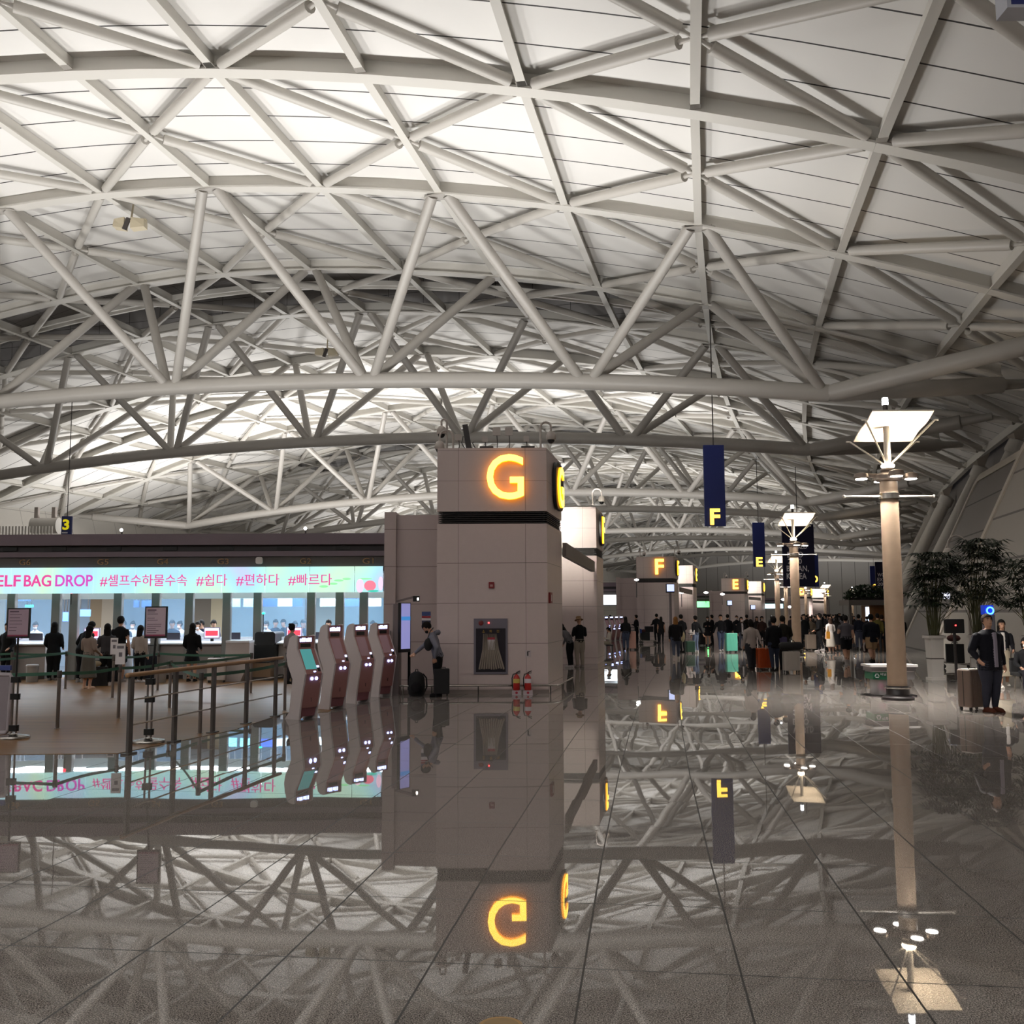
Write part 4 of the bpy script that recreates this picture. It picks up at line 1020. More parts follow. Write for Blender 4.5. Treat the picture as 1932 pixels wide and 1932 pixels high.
mb = MB(); mb.box(-.03, .03, -.036, -.029, -.05, .04); mb.build('key_plate', M_LOUV, o)

# ------------------------------------------------------------------ on the roof of the letter G pillar
M_CAMW = mat('camera_shell', 'b5aca6', .4)
def cctv(p, h, reach, label, k=0, flip=1):
    o = thing('security_camera', label, 'camera', p, 0, 'gooseneck security cameras')
    mb = MB(); r = reach / 2; pts = [(0, 0, 0), (0, 0, h)] + [(flip * (r - r * math.cos(a * PI / 8)), 0, h + r * math.sin(a * PI / 8)) for a in range(1, 9)] + [(flip * reach, 0, h - .12)]
    mb.path(pts, .028, 8); mb.build('gooseneck', M_CAMW, o, smooth=True)
    c = Vector((flip * reach, 0, h - .2))
    mb = MB(); mb.lathe([(.04, .1), (.09, .07), (.125, 0), (.125, -.1), (.115, -.12)], c, 16); mb.build('housing', M_CAMW, o, smooth=True)
    mb = MB(); mb.ell(c - Vector((0, 0, .13)), .09, .09, .09); mb.build('dome', M_BLACK, o, smooth=True)
    mb = MB(); mb.lathe([(.08, 0), (.08, .03)], n=12); mb.build('foot', M_CAMW, o)
    return o
ZR = 5.92
cctv(Vector((D(1020, 830, 24.4).x, 24.4, ZR)), .62, .26, 'gooseneck security camera on the right top of the letter G pillar')
cctv(Vector((D(855, 830, 24.6).x, 24.6, ZR)), .42, .34, 'lower gooseneck security camera on the left top of the letter G pillar', flip=-1)
cctv(Vector((D(843, 830, 25.2).x, 25.2, ZR)), .92, .14, 'taller gooseneck security camera on the left top of the letter G pillar', flip=-1)
cctv(Vector((D(1118, 945, 36.8).x, 36.8, ZR)), .45, .34, 'gooseneck security camera on top of the plain pillar behind the letter G pillar')
for k, c in ((1, 'F'), (2, 'E')):
    for j, (dx, h) in enumerate(((-.6, .5), (1.9, .6))):
        o = cctv(FL0 + Vector((.9 + dx, .7, ZR)), h, .3, 'gooseneck security camera on the %s top of the letter %s pillar' % (('left', 'right')[j], c)); place(o, gkframe(k))
for px, py, s_, lb in ((937, 814, .2, 'square antenna panel on the letter G pillar, left of the upright pair'), (960, 814, .2, 'square antenna panel on the letter G pillar, right of the upright pair'),
                   (915, 829, .14, 'small low antenna box left on the letter G pillar'), (993, 828, .14, 'small low antenna box right on the letter G pillar'), (865, 825, .16, 'antenna box beside the cameras on the letter G pillar')):
    p = D(px, py, 24.8); o = thing('antenna', lb, 'antenna', (p.x, 24.8, ZR), group='antennas on the letter G pillar'); zc_ = p.z - ZR
    mb = MB(); mb.rbox(-s_ / 2, s_ / 2, -.04, .04, zc_ - s_ / 2, zc_ + s_ / 2, .02, 2, axis='y'); mb.build('panel', M_CAMW, o)
    mb = MB(); mb.path([(0, .03, zc_), (.02, .05, zc_ * .5), (0, .03, 0)], .012, 6); mb.build('bracket', M_DKSTEEL, o)
for px, lb in ((918, 'dark floodlight box lying left on the letter G pillar'), (996, 'dark floodlight box lying right on the letter G pillar')):
    p = D(px, 841, 24.3); o = thing('floodlight_box', lb, 'floodlight', (p.x, 24.3, ZR)); mb = MB(); mb.rbox(-.17, .17, -.12, .12, .0, .11, .02, 2); mb.build('case', M_LOUV, o)
    mb = MB(); mb.box(-.14, .14, -.09, .09, .108, .115); mb.build('lens', mat('lens_dim', 'c8c2b8', .3), o)
p = D(886, 838, 24.5); o = thing('leaning_bar', 'dark leaning bar fixture with hanging cables on the letter G pillar', 'fixture', (p.x, 24.5, ZR))
mb = MB(); mb.box(-.07, .07, -.05, .05, .0, .72, Matrix.Rotation(-.16, 4, 'Y')); mb.build('bar', M_LOUV, o)
for i in range(4):
    mb = MB(); x = -.16 + i * .09; mb.path([(x, 0, .42 - i * .05), (x - .04, 0, .25), (x + .05, 0, .08), (x + .1, 0, .01)], .012, 6); mb.build('cable', M_BLACK, o)
# ------------------------------------------------------------------ tall lamp posts
M_POLE = mat('brown_pole', '927d6a', .45, noise=.18, nscale=5)
M_REFL = mat('reflector_white', 'f4ece2', .5)
M_LAMPLT = mat('lamp_white_light', (1.0, .95, .86), .4, emit=14)
M_LAMPWARM = mat('lamp_warm_light', (1.0, .82, .58), .4, emit=12)
M_RING = mat('lamp_ring_metal', '8f827a', .35, metal=.4)
M_WHITEBAR = mat('white_bar', 'eee8e0', .35)
M_BASE = mat('lamp_base_black', '241f20', .35)
def make_lamp():
    o = thing('lamp_post', '', 'lamp post', group='tall lamp posts with curved reflectors')
    mb = MB(); mb.lathe([(.34, 0), (.34, .05), (.26, .09), (.235, .12), (.235, .3)], n=28); mb.build('base', M_BASE, o, smooth=True)
    mb = MB(); mb.lathe([(.27, .24), (.275, .255), (.27, .27)], n=28); mb.build('base_ring', M_CHROME, o, smooth=True)
    mb = MB(); mb.lathe([(.205, .3), (.19, 4.78)], n=28); mb.build('pole', M_POLE, o, smooth=True)
    mb = MB(); mb.lathe([(.22, 4.38), (.22, 4.5)], n=24); br = mb.build('bracket_band', M_CHROME, o, smooth=True)
    for sg in (-1, 1):
        mb = MB(); mb.path([(sg * .2, 0, 4.44), (sg * 1.0, 0, 4.44)], .022, 8); mb.build('cross_bar', M_WHITEBAR, o, smooth=True)
        mb = MB(); mb.ell((sg * 1.0, 0, 4.44), .04, .04, .04); mb.build('bar_tip', M_WHITEBAR, o, smooth=True)
    mb = MB(); mb.lathe([(.25, 4.78), (.3, 4.82), (.3, 4.9), (.2, 4.96)], n=24); mb.build('ring_plate', M_RING, o, smooth=True)
    for x, y in ((-.58, .05), (0.02, -.42), (.52, .05), (0, .5)):
        d = Vector((x, y, 0)).normalized()
        mb = MB(); mb.tube(d * .2 + Vector((0, 0, 4.9)), Vector((x, y, 4.92)), .05, n=8); mb.lathe([(.14, 4.84), (.17, 4.87), (.15, 4.95), (.06, 4.98)], (x, y, 0), 18); dl = mb.build('downlight', M_RING, o, smooth=True)
        mb = MB(); mb.lathe([(.125, 4.825), (.125, 4.838)], (x, y, 0), 18); mb.build('lens', M_LAMPLT, dl)
    mb = MB(); mb.lathe([(.15, 4.96), (.17, 5.02), (.15, 5.06)], n=20); cl = mb.build('collar', M_RING, o, smooth=True)
    mb = MB(); mb.ell((0, 0, 5.12), .15, .15, .07); mb.build('uplight', M_LAMPWARM, cl, smooth=True)
    mb = MB(); mb.lathe([(.07, 5.1), (.07, 6.15)], n=14); mb.build('upper_pole', M_WHITEBAR, o, smooth=True)
    # curved reflector: low far edge, high near edge, S shaped
    prof = []
    for i in range(13):
        u = i / 12; y = .62 - 1.24 * u
        z = 5.77 + .46 * (u * u * (3 - 2 * u)) + .075 * math.sin(2 * PI * u)
        prof.append((y, z))
    mb = MB()
    for xa, xb_ in ((-.52, .82),):
        rings = []
        for x in [xa + (xb_ - xa) * k / 6 for k in range(7)]:
            lo = [Vector((x, y, z)) for y, z in prof]; hi = [Vector((x, y, z + .03)) for y, z in prof][::-1]
            rings.append(lo + hi)
        mb.strip(rings)
    mb.build('reflector', M_REFL, o, smooth=True)
    for x, y, z in ((-.62, .60, 5.79), (-.6, -.4, 6.1), (.9, .60, 5.79), (.92, -.4, 6.1)):
        mb = MB(); mb.path([(0, 0, 5.1), (x, y, z - .02), (x + (.08 if x > 0 else -.08), y, z - .02)], .02, 6); mb.build('strut', M_WHITEBAR, o, smooth=True)
    mb = MB(); mb.lathe([(.055, 6.15), (.055, 6.5)], n=12); mb.build('top_pole', M_DKSTEEL, o, smooth=True)
    mb = MB(); mb.lathe([(.065, 6.5), (.07, 6.54), (.065, 6.58), (.07, 6.62), (.06, 6.66)], n=14); mb.build('beacon', mat('beacon_light', (.92, .95, 1.0), .4, emit=9), o, smooth=True)
    return o
def spot(name, p, power, size, blend, col, rot=(0, 0, 0), rad=.1):
    l = bpy.data.lights.new(name, 'SPOT'); l.energy = power; l.spot_size = size; l.spot_blend = blend; l.color = col; l.shadow_soft_size = rad
    o = bpy.data.objects.new(name, l); COL.objects.link(o); o.location = p; o.rotation_euler = rot; return o
LAMPS = [(1689, 21.7, 'nearest tall lamp post with glowing curved reflector, in front of the recycling bin'), (1503, 43.8, 'second tall lamp post, right of the hanging letter F banner'),
         (1469, 77, 'third tall lamp post, left of the dark poster banner'), (1485, 101, 'fourth tall lamp post, just right of the third'), (1522.5, 135, 'fifth tall lamp post, its reflector hidden behind the dark poster banner'),
         (1559, 160, 'sixth tall lamp post, before the grey end wall'), (1611, 190, 'farthest tall lamp post, left of the hedge on the pavilion roof')]
lamp0 = make_lamp()
for i, (px, Y, lb) in enumerate(LAMPS):
    d = lamp0 if i == 0 else copy_tree(lamp0)
    x = D(px, 1200, Y).x; d.location = (x, Y, 0); d['label'] = lb
    spot('uplight_beam', (x + .1, Y - .02, 5.22), 420, math.radians(125), .5, (1, .80, .56), (PI, 0, 0), .12)
    spot('downlight_beam', (x, Y, 4.80), 5200, math.radians(130), .8, (1, .95, .88), (0, 0, 0), .5)

# ------------------------------------------------------------------ hanging banners
M_NAVY = mat('banner_navy', '1c2a6e', .5)
M_DKNAVY = mat('poster_navy', '17163a', .5)
M_YELB = mat('banner_letter_light', (1.0, .52, .06), .4, emit=2.6)
M_WHITEP = mat('poster_white', 'efebf4', .5)
M_YELP = mat('yellow_print', 'f2dc10', .5)
def banner(px0, px1, py0, py1, Y, letter, lpx, label, m=None, cable=18.0, ly=None, lm=None, name='hanging_banner'):
    a, b = D(px0, py1, Y), D(px1, py0, Y); w = (b.x - a.x) / 2
    o = thing(name, label, 'banner', ((a.x + b.x) / 2, Y, a.z)); h = b.z - a.z
    mb = MB(); mb.box(-w, w, -.08, .08, 0, h); mb.build('panel', m or M_NAVY, o)
    mb = MB(); mb.tube((0, 0, h), (0, 0, cable - a.z), .03, n=6); mb.build('cable', M_DKSTEEL, o)
    if letter:
        l0, l1 = D(lpx[0], lpx[3], Y), D(lpx[1], lpx[2], Y)
        fit_text(letter, l0.x - o.location.x, l1.x - o.location.x, l0.z - a.z, l1.z - a.z, -.10, .05, lm or M_YELB, o, 'letter', .03)
    return o
banner(1330, 1365, 840, 993, 49.7, 'F', (1339.5, 1357.5, 960, 990.5), 'tall blue hanging banner with a yellow letter F, nearest of its kind', cable=17.4)
banner(1421.6, 1441.5, 986, 1069.5, 95, 'E', (1426.5, 1438, 1051.5, 1069), 'tall blue hanging banner with a yellow letter E, right of the F banner', cable=17)
banner(1530.5, 1543, 1045, 1107, 143, 'D', (1532, 1542.5, 1086, 1099), 'blue hanging banner with yellow letter D, half hidden behind the dark poster', cable=16)
banner(1643, 1655, 1068, 1118, 190, 'C', (1646, 1653, 1102, 1114), 'blue hanging banner with yellow letter C, left of the nearest lamp post', cable=15)
o = banner(115, 136.5, 974, 1036, 70, '3', (119, 132, 980, 1000), 'blue hanging banner with a yellow number 3 above the canopy', cable=17.5, lm=mat('number_yellow', hexc('f6e21a'), .5, emit=.35))
mb = MB(); mb.box(-.3, .1, -.09, -.08, D(120, 1006.5, 70).z - o.location.z, D(120, 1004, 70).z - o.location.z); mb.build('white_line', M_WHITEP, o)
def poster(px0, px1, py0, py1, Y, lines, label):
    o = banner(px0, px1, py0, py1, Y, None, None, label, M_DKNAVY, cable=13.0, name='poster_banner')
    z0 = o.location.z
    for txt, a, b, c, d in lines:
        p0, p1 = D(a, d, Y), D(b, c, Y)
        fit_text(txt, p0.x - o.location.x, p1.x - o.location.x, p0.z - z0, p1.z - z0, -.085, .012, M_WHITEP, o, 'lettering', .012)
    return o
poster(1478, 1534, 989, 1107, 75, [('WORLD', 1485, 1522, 1025, 1036), ('EXPO', 1485, 1514, 1041, 1052), ('2030', 1486, 1512, 1054, 1064), ('BUSAN,', 1484, 1525, 1067, 1080), ('KOREA', 1484, 1521, 1081, 1093)],
       'large dark navy poster banner with white words behind the second lamp post')
poster(1653, 1690, 1060, 1120, 110, [('WORLD', 1655, 1683, 1081, 1088), ('EXPO', 1655, 1677, 1090, 1097), ('2030', 1655, 1677, 1099, 1105), ('BUSAN', 1657, 1683, 1107, 1113), ('KOREA', 1660, 1683, 1114, 1119)],
       'smaller navy poster banner with white words half hidden by the nearest lamp post')
p = D(1890, 27, 14)
o = thing('hanging_sign', 'dark blue hanging sign cut off at the top right corner', 'sign', p)
mb = MB(); mb.box(0.06, 1.6, -.15, .15, .05, 1.6); mb.build('panel', M_NAVY, o)
mb = MB(); mb.box(0, .06, -.17, .17, 0.0, 1.6); mb.box(.06, 1.6, -.17, .17, 0, .05); mb.build('frame', mat('sign_frame', 'b9bcc8', .4), o)
for x in (.3, 1.3):
    mb = MB(); mb.tube((x, 0, 1.6), (x, 0, 7.0), .02, n=6); mb.build('cable', M_DKSTEEL, o)

# ceiling speaker clusters
M_SPK = mat('cream_speaker', 'c2b69c', .5)
def speaker_cluster(px, py, Y, label):
    p = D(px, py, Y); o = thing('speaker_cluster', label, 'loudspeaker', p)
    for sg in (-1, 1):
        mb = MB(); mb.prism([Vector((sg * .15, -.5, -.25)), Vector((sg * .75, -.35, -.1)), Vector((sg * .72, -.3, .28)), Vector((sg * .15, -.5, .3))][::sg], (0, .5, 0)); mb.build('horn', M_SPK, o)
    mb = MB(); mb.box(-.1, .1, -.55, -.45, -.35, .25, Matrix.Rotation(.35, 4, 'Y')); mb.build('front_grille', M_DKSTEEL, o)
    mb = MB(); mb.box(-.7, .75, -.1, .1, .3, .38); mb.tube((0, 0, .35), (0, .2, 1.2), .05, n=6); mb.build('bracket', M_SPK, o)
    return o
speaker_cluster(247, 428, 46, 'cream loudspeaker cluster under the roof at the upper left')
speaker_cluster(617, 668, 64, 'cream loudspeaker cluster farther back under the roof, near the middle')

# ------------------------------------------------------------------ recycling bin behind the lamp
pb = G(1677, 1312); pb.y = 22.75; pb.x = D(1677, 1250, 22.75).x; pb.z = 0
o = thing('recycling_bin', 'recycling bin with clear bags and green band behind the nearest lamp post', 'bin', pb)
Yb = 22.75; hw = .47
zb0, zb1, zb2, zb3 = D(1650, 1282, Yb - .25).z, D(1650, 1268, Yb - .25).z, D(1650, 1263, Yb).z, D(1650, 1253, Yb).z
M_BINW = mat('bin_white', 'c4c0be', .35)
mb = MB(); mb.rbox(-.55, .55, -.32, .32, zb3 - .05, zb3, .05, 3); mb.build('lid', M_BINW, o)
mb = MB(); mb.box(-.5, .5, -.27, .27, zb2 - .03, zb3 - .05); mb.build('neck', mat('bin_neck_grey', '6a6668', .4), o)  # neck in its own darker grey below the lid
mb = MB(); mb.rbox(-hw, hw, -.26, .26, zb1 - .02, zb2 - .03, .03, 2); mb.build('collar', M_BINW, o)
mb = MB(); mb.box(-hw, -.04, -.265, .26, zb0, zb1); g = mb.build('green_band', mat('bin_green', '0f5a3c', .4), o)
mb = MB(); mb.box(.04, hw, -.265, .26, zb0, zb1); mb.build('grey_band', mat('bin_grey', '7d7a7c', .4), o)
fit_text('비닐류', -.30, -.10, zb0 + .085, zb0 + .145, -.27, .006, M_WHITEP, g, 'lettering', .005)
mb = MB()
for a in range(3):
    t0 = PI / 2 + a * 2 * PI / 3; c = Vector((-.38, -.268, (zb0 + zb1) / 2))
    q0 = c + Vector((.05 * math.cos(t0 + .25), 0, .05 * math.sin(t0 + .25))); q1 = c + Vector((.05 * math.cos(t0 + 1.85), 0, .05 * math.sin(t0 + 1.85)))
    mb.tube(q0, q1, .011, n=6)
mb.build('recycle_mark', M_WHITEP, g)
M_BAG = bpy.data.materials.new('clear_bag'); M_BAG.use_nodes = True
_b = M_BAG.node_tree.nodes['Principled BSDF']; _b.inputs['Base Color'].default_value = (.75, .72, .74, 1); _b.inputs['Alpha'].default_value = .4; _b.inputs['Roughness'].default_value = .2
for sg in (-1, 1):
    mb = MB(); rings = []
    random.seed(11)
    for i in range(7):
        z = .03 + (zb0 - .03) * i / 6; k = 1 - .12 * (1 - i / 6)
        rings.append([Vector((sg * .255 + .205 * k * math.cos(a) * (1 + .05 * random.uniform(-1, 1)), .24 * k * math.sin(a) * (1 + .05 * random.uniform(-1, 1)), z)) for a in [2 * PI * j / 18 for j in range(18)]])
    mb.strip(rings); mb.build('bag', M_BAG, o, smooth=True)
for i, (x, y, z, sx, c, lb) in enumerate(((-.2, -.1, .2, .10, 'e060a0', 'pink wrapper'), (-.32, .0, .14, .1, 'd8d4da', 'white paper'), (-.12, .05, .1, .09, 'cfc8d0', 'white paper'), (.2, -.08, .26, .1, '8f6f52', 'brown cardboard'), (.33, 0, .12, .1, '5a5660', 'grey wrapper'), (.15, .02, .1, .1, 'c9b8b0', 'white paper'))):
    mb = MB(); mb.box(-sx, sx, -.05, .05, -.07, .07, Matrix.Translation((x, y, z)) @ Matrix.Rotation(.5 + i, 4, 'Y') @ Matrix.Rotation(i * .7, 4, 'Z')); q = mb.build('litter', mat('litter_' + c, c, .6), o); q['label'] = lb + ' inside the clear bag'
mb = MB(); mb.box(-.5, .5, -.28, .28, 0, .03); mb.build('base', M_BASE, o)

# ------------------------------------------------------------------ planters with palms
M_POT = mat('white_pot', 'c2bdb8', .4)
M_LEAF = mat('palm_leaf', '1c2a18', .4)
M_STEM = mat('palm_stem', '4a4a2c', .6)
M_SOIL = mat('soil', '231a14', .9)
def make_plant(p, seed, label, spread, top, n, lean=0.0, pot=True):
    random.seed(seed)
    o = thing('potted_palm', label, 'plant', p, 0, 'potted palms by the right wall')
    mb = MB(); mb.prism([Vector((-.2, -.2, 0)), Vector((.2, -.2, 0)), Vector((.2, .2, 0)), Vector((-.2, .2, 0))], (0, 0, .07))
    a, b = .155, .19
    mb.add([(-a, -a, .07), (a, -a, .07), (a, a, .07), (-a, a, .07), (-b, -b, 1.15), (b, -b, 1.15), (b, b, 1.15), (-b, b, 1.15)], [(0, 1, 5, 4), (1, 2, 6, 5), (2, 3, 7, 6), (3, 0, 4, 7), (4, 5, 6, 7)])
    pot_ = mb.build('pot', M_POT, o)
    mb = MB(); mb.box(-.235, .235, -.235, .235, 1.15, 1.23); mb.build('rim', M_POT, o)
    mb = MB(); mb.box(-.18, .18, -.18, .18, .58, .61); mb.build('groove', mat('pot_line', '5a5552', .5), o)
    mb = MB(); mb.box(-.2, .2, -.2, .2, 1.232, 1.24); mb.build('soil', M_SOIL, o)
    st = MB(); lf = MB()
    for i in range(n):
        a = random.uniform(0, 2 * PI); r0 = random.uniform(0, .15); hgt = 1.24 + (top - 1.24) * random.uniform(.25, 1) ** .8
        f = (hgt - 1.24) / (top - 1.24)
        env = spread * (1.05 - .55 * f) * random.uniform(.25, 1)
        e = Vector((env * math.cos(a) + lean * f, env * math.sin(a) * .8, hgt))
        if i % 3 == 0: st.path([(r0 * math.cos(a), r0 * math.sin(a), 1.23), (r0 * math.cos(a) * 1.2 + e.x * .15, r0 * math.sin(a) * 1.2 + e.y * .15, 1.24 + (hgt - 1.24) * .5), tuple(e)], [.012, .01, .006], 5)
        d = Vector((math.cos(a), math.sin(a) * .8, random.uniform(-.1, .6))).normalized()
        side = d.cross(Vector((0, 0, 1))).normalized(); nrm = side.cross(d)
        nl = random.randint(7, 10); L = random.uniform(.34, .52)
        for k in range(nl):
            th = (k / (nl - 1) - .5) * 3.6
            u = (d * math.cos(th) + side * math.sin(th)).normalized()
            l = L * (1 - .25 * abs(th) / 1.8); wv = u.cross(nrm).normalized() * .026
            m1 = e + u * l * .45 + nrm * .03; tip = e + u * l - Vector((0, 0, l * .28))
            lf.add([e, m1 + wv, tip, m1 - wv], [(0, 1, 2, 3)])
    st.build('stems', M_STEM, o)
    lf.build('foliage', M_LEAF, o)
    return o
make_plant(G(1765, 1284) + Vector((0.12, .25, 0)), 21, 'potted palm in tall white pot right of the nearest lamp post', .95, 3.55, 120, 0.1)
p2 = G(1846, 1283); p2.y = 28.0; p2.x = D(1846, 1200, 28.0).x
make_plant(Vector((p2.x, p2.y, 0)), 22, 'larger potted palm behind the man with the brown suitcase', 1.15, 3.9, 150, 0.25)
make_plant(Vector((D(1948, 1200, 26.5).x, 26.5, 0)), 23, 'potted palm cut off by the right edge', .9, 3.3, 80, -.1)

# ------------------------------------------------------------------ luggage cart and things at the right
M_CLOTH_BLK = mat('black_cloth', '121113', .8)
def cart(p, rz_, label, sc=1.0):
    o = thing('luggage_cart', label, 'cart', p, rz_)
    for y in (-.26, .26):
        mb = MB(); mb.path([(-.5, y, .14), (.42, y, .2), (.5, y, .3), (.56, y, .95)], .018, 8); mb.build('side_tube', M_CHROME, o, smooth=True)
    mb = MB(); mb.path([(.56, -.26, .95), (.6, -.24, 1.0), (.6, .24, 1.0), (.56, .26, .95)], .02, 8); mb.build('handle', M_RAILP, o, smooth=True)
    for x in (-.45, -.2, .05, .3):
        mb = MB(); mb.tube((x, -.26, .17), (x, .26, .17), .012, n=6); mb.build('cross_tube', M_CHROME, o)
    for x, y in ((-.42, 0), (.38, -.24), (.38, .24)):
        mb = MB(); mb.path([(x, y - .02, .075), (x, y + .02, .075)], .075, 14); mb.build('wheel', M_BLACK, o)
        mb = MB(); mb.box(x - .02, x + .02, y - .03, y + .03, .08, .18); mb.build('fork', M_CHROME, o)
    mb = MB(); mb.box(.4, .42, -.25, .25, .62, .86); mb.build('basket_panel', mat('cart_blue', '24408c', .5), o)
    o.scale = (sc, sc, sc)
    return o
pc = G(1812, 1262)
cart(pc + Vector((0, .35, 0)), math.radians(160), 'steel luggage cart with blue panel behind the man with the brown suitcase')
o = thing('suitcase', 'black suitcase standing on the luggage cart by the white pot', 'suitcase', pc + Vector((0.02, .35, .19)), math.radians(-20))
mb = MB(); mb.rbox(-.3, .26, -.22, .22, 0, .62, .05, 4); mb.build('shell', M_CLOTH_BLK, o)
mb = MB(); mb.path([(-.1, 0, .62), (-.1, 0, .67), (.08, 0, .67), (.08, 0, .62)], .014, 6); mb.build('handle', M_BLACK, o)
o = thing('bag', 'dark red and tan bag lying on the black suitcase on the cart', 'bag', pc + Vector((-.02, .35, .88)), .2)
mb = MB(); mb.ell((0, 0, .12), .24, .16, .12); mb.build('body', mat('dark_red_cloth', '4a2422', .8), o, smooth=True)
mb = MB(); mb.path([(-.1, 0, .22), (-.06, 0, .3), (.06, 0, .3), (.1, 0, .22)], .014, 6); mb.build('strap', mat('tan_strap', '6a5038', .7), o)
pd = D(1800, 1182, 27.2)
o = thing('dark_display', 'dark display panel on a post with one red light, beside the left palm', 'display', (pd.x, 27.2, 0))
mb = MB(); mb.rbox(-.26, .26, -.05, .05, pd.z - .18, pd.z + .2, .02, 2, axis='y'); mb.build('panel', M_BLACK, o)
mb = MB(); mb.ell((0.02, -.06, pd.z + .03), .022, .015, .018); mb.build('red_light', mat('red_lamp', hexc('ff3030'), .4, emit=8), o)
mb = MB(); mb.lathe([(.18, 0), (.18, .02), (.04, .03), (.04, pd.z)], n=14); mb.build('post', M_BASE, o, smooth=True)
pr = D(1864, 1152, 25.8)
o = thing('round_light_sign', 'grey post with round glowing blue ring sign behind the man', 'sign', (pr.x, 25.8, 0))
mb = MB(); mb.rbox(-.14, .14, -.1, .1, 0, pr.z - .1, .04, 3); mb.build('post', mat('cool_grey', '5d5c64', .4), o)
mb = MB(); mb.box(-.14, .1, -.1, .1, pr.z - .1, pr.z + .14); mb.build('head', mat('deep_blue_plastic', hexc('1430a0'), .4, emit=.6), o)
mb = MB(); ring = [(Vector((.085 * math.cos(a), -.12, pr.z + .085 * math.sin(a)))) for a in [2 * PI * k / 20 for k in range(21)]]; mb.path(ring, .02, 8); mb.build('ring', mat('blue_ring', hexc('3f7cff'), .4, emit=4), o)
o = hang(1779, 1792, 1117, 1130, 33.5, mat('small_white_sign', hexc('d8dcf0'), .4, emit=1.2), 'small white lit sign behind the left palm', 'lit_sign', 'sign')
# gooseneck camera on the leaning panel
q = D(1823, 1052, 30.0); cctv(Vector((q.x, q.y, q.z)), 0.4, .55, 'gooseneck security camera in front of the leaning wall panels', flip=-1)
o = thing('camera_mast', 'slim grey mast carrying the security camera by the leaning panels', 'mast', (q.x, q.y, 0)); mb = MB(); mb.lathe([(.05, 0), (.035, q.z)], n=10); mb.build('pole', M_CAMW, o, smooth=True)
mb = MB(); mb.lathe([(.14, 0), (.14, .02)], n=14); mb.build('foot', M_DKSTEEL, o)

# bench at the right edge
ps = Vector((D(1946, 1200, 23.5).x, 23.5, 0))
o = thing('bench', 'dark row of seats at the right edge', 'bench', (ps.x, ps.y, 0), math.radians(-6))
mb = MB(); mb.rbox(-.45, .9, -.25, .25, .38, .46, .05, 3); mb.build('seat', M_CLOTH_BLK, o)
mb = MB(); mb.rbox(-.45, .9, .2, .28, .46, .72, .04, 3); mb.build('backrest', M_CLOTH_BLK, o)
for x in (-.35, .7):
    mb = MB(); mb.path([(x, -.22, .0), (x, -.1, .38), (x, .15, .38), (x, .25, 0)], .02, 6); mb.build('leg', M_CHROME, o)

# brass floor cover
gb = G(945, 1937)
o = thing('floor_cover', 'round brass floor outlet cover set in the granite at the bottom edge', 'floor cover', gb)
mb = MB(); mb.lathe([(.105, 0), (.105, .004), (.098, .006), (.09, .004), (.0, .004)], n=32); mb.build('rim', mat('brass', 'a8895a', .3, metal=.9), o, smooth=True)
mb = MB(); mb.lathe([(.085, .004), (.085, .006), (.0, .006)], n=32); mb.build('plate', mat('brass_dark', '8f7a58', .35, metal=.8), o)

# ------------------------------------------------------------------ far pavilion, displays and floodlights
Yp = 62
o = thing('shop_pavilion', 'wooden shop pavilion with grey roof band far behind the nearest lamp post', 'pavilion', (D(1642, 1200, Yp).x, Yp, 0))
x0 = o.location.x
mb = MB(); mb.box(0, 1.6, 0, 1.4, 0, D(1650, 1142, Yp).z); mb.build('wall', mat('pavilion_wood', '7a4f28', .5, noise=.1), o)
mb = MB(); mb.box(D(1598, 1150, Yp).x - x0, 1.65, -.4, 1.5, D(1650, 1142, Yp).z, D(1650, 1132, Yp).z); mb.build('roof_band', mat('pavilion_grey', '77706c', .5), o)
mb = MB(); mb.box(D(1598, 1150, Yp).x - x0 + .08, D(1598, 1150, Yp).x - x0 + .22, -.2, .0, 0, D(1650, 1142, Yp).z); mb.build('corner_post', mat('pavilion_grey', '77706c', .5), o)
mb = MB(); mb.box(-.22, -.02, -.05, .05, 1.3, 2.2); mb.build('lit_panel', mat('lit_white', hexc('d0e4ff'), .4, emit=1.5), o)
h = thing('hedge', 'dark green hedge growing on the pavilion roof', 'hedge', (x0 - .5, Yp + .5, D(1650, 1132, Yp).z))
random.seed(31); lf = MB()
for i in range(900):
    c = Vector((random.uniform(-.75, 1.9), random.uniform(-.5, .5), 0)); c.z = random.uniform(0, 1.0 * (1 - ((c.x - .6) / 1.8) ** 2))
    u = Vector((random.uniform(-1, 1), random.uniform(-1, 1), random.uniform(-1, 1))).normalized() * .13; v = u.orthogonal().normalized() * .065
    lf.add([c - u, c + v, c + u, c - v], [(0, 1, 2, 3)])
lf.build('leaves', mat('hedge_leaf', '1f3318', .6), h)
mb = MB(); mb.box(-.7, 1.85, -.4, .4, 0, .16); mb.build('trough', M_LOUV, h)
def fids(px, py, Y, label, post=True):
    p = D(px, py, Y); o = thing('flight_display', label, 'display', (p.x, Y, 0))
    mb = MB(); mb.box(-.28, .28, -.1, .1, p.z - .3, p.z + .3); c = mb.build('case', M_BLACK, o)
    mb = MB(); mb.box(-.22, .26, -.11, -.1, p.z - .2, p.z + .26); mb.build('screen', mat('display_lilac', hexc('b9c4f0'), .4, emit=1.0), c)
    mb = MB(); mb.lathe([(.16, 0), (.16, .03), (.09, .04), (.09, p.z - .3)], n=12); mb.build('post', M_TOT, o, smooth=True)
    return o
fids(1264, 1110, 66, 'flight display on a post before the letter F pillar')
fids(1376, 1138, 108, 'flight display on a post before the letter E pillar')
fids(1420, 1146, 116, 'flight display right of the letter E pillar')
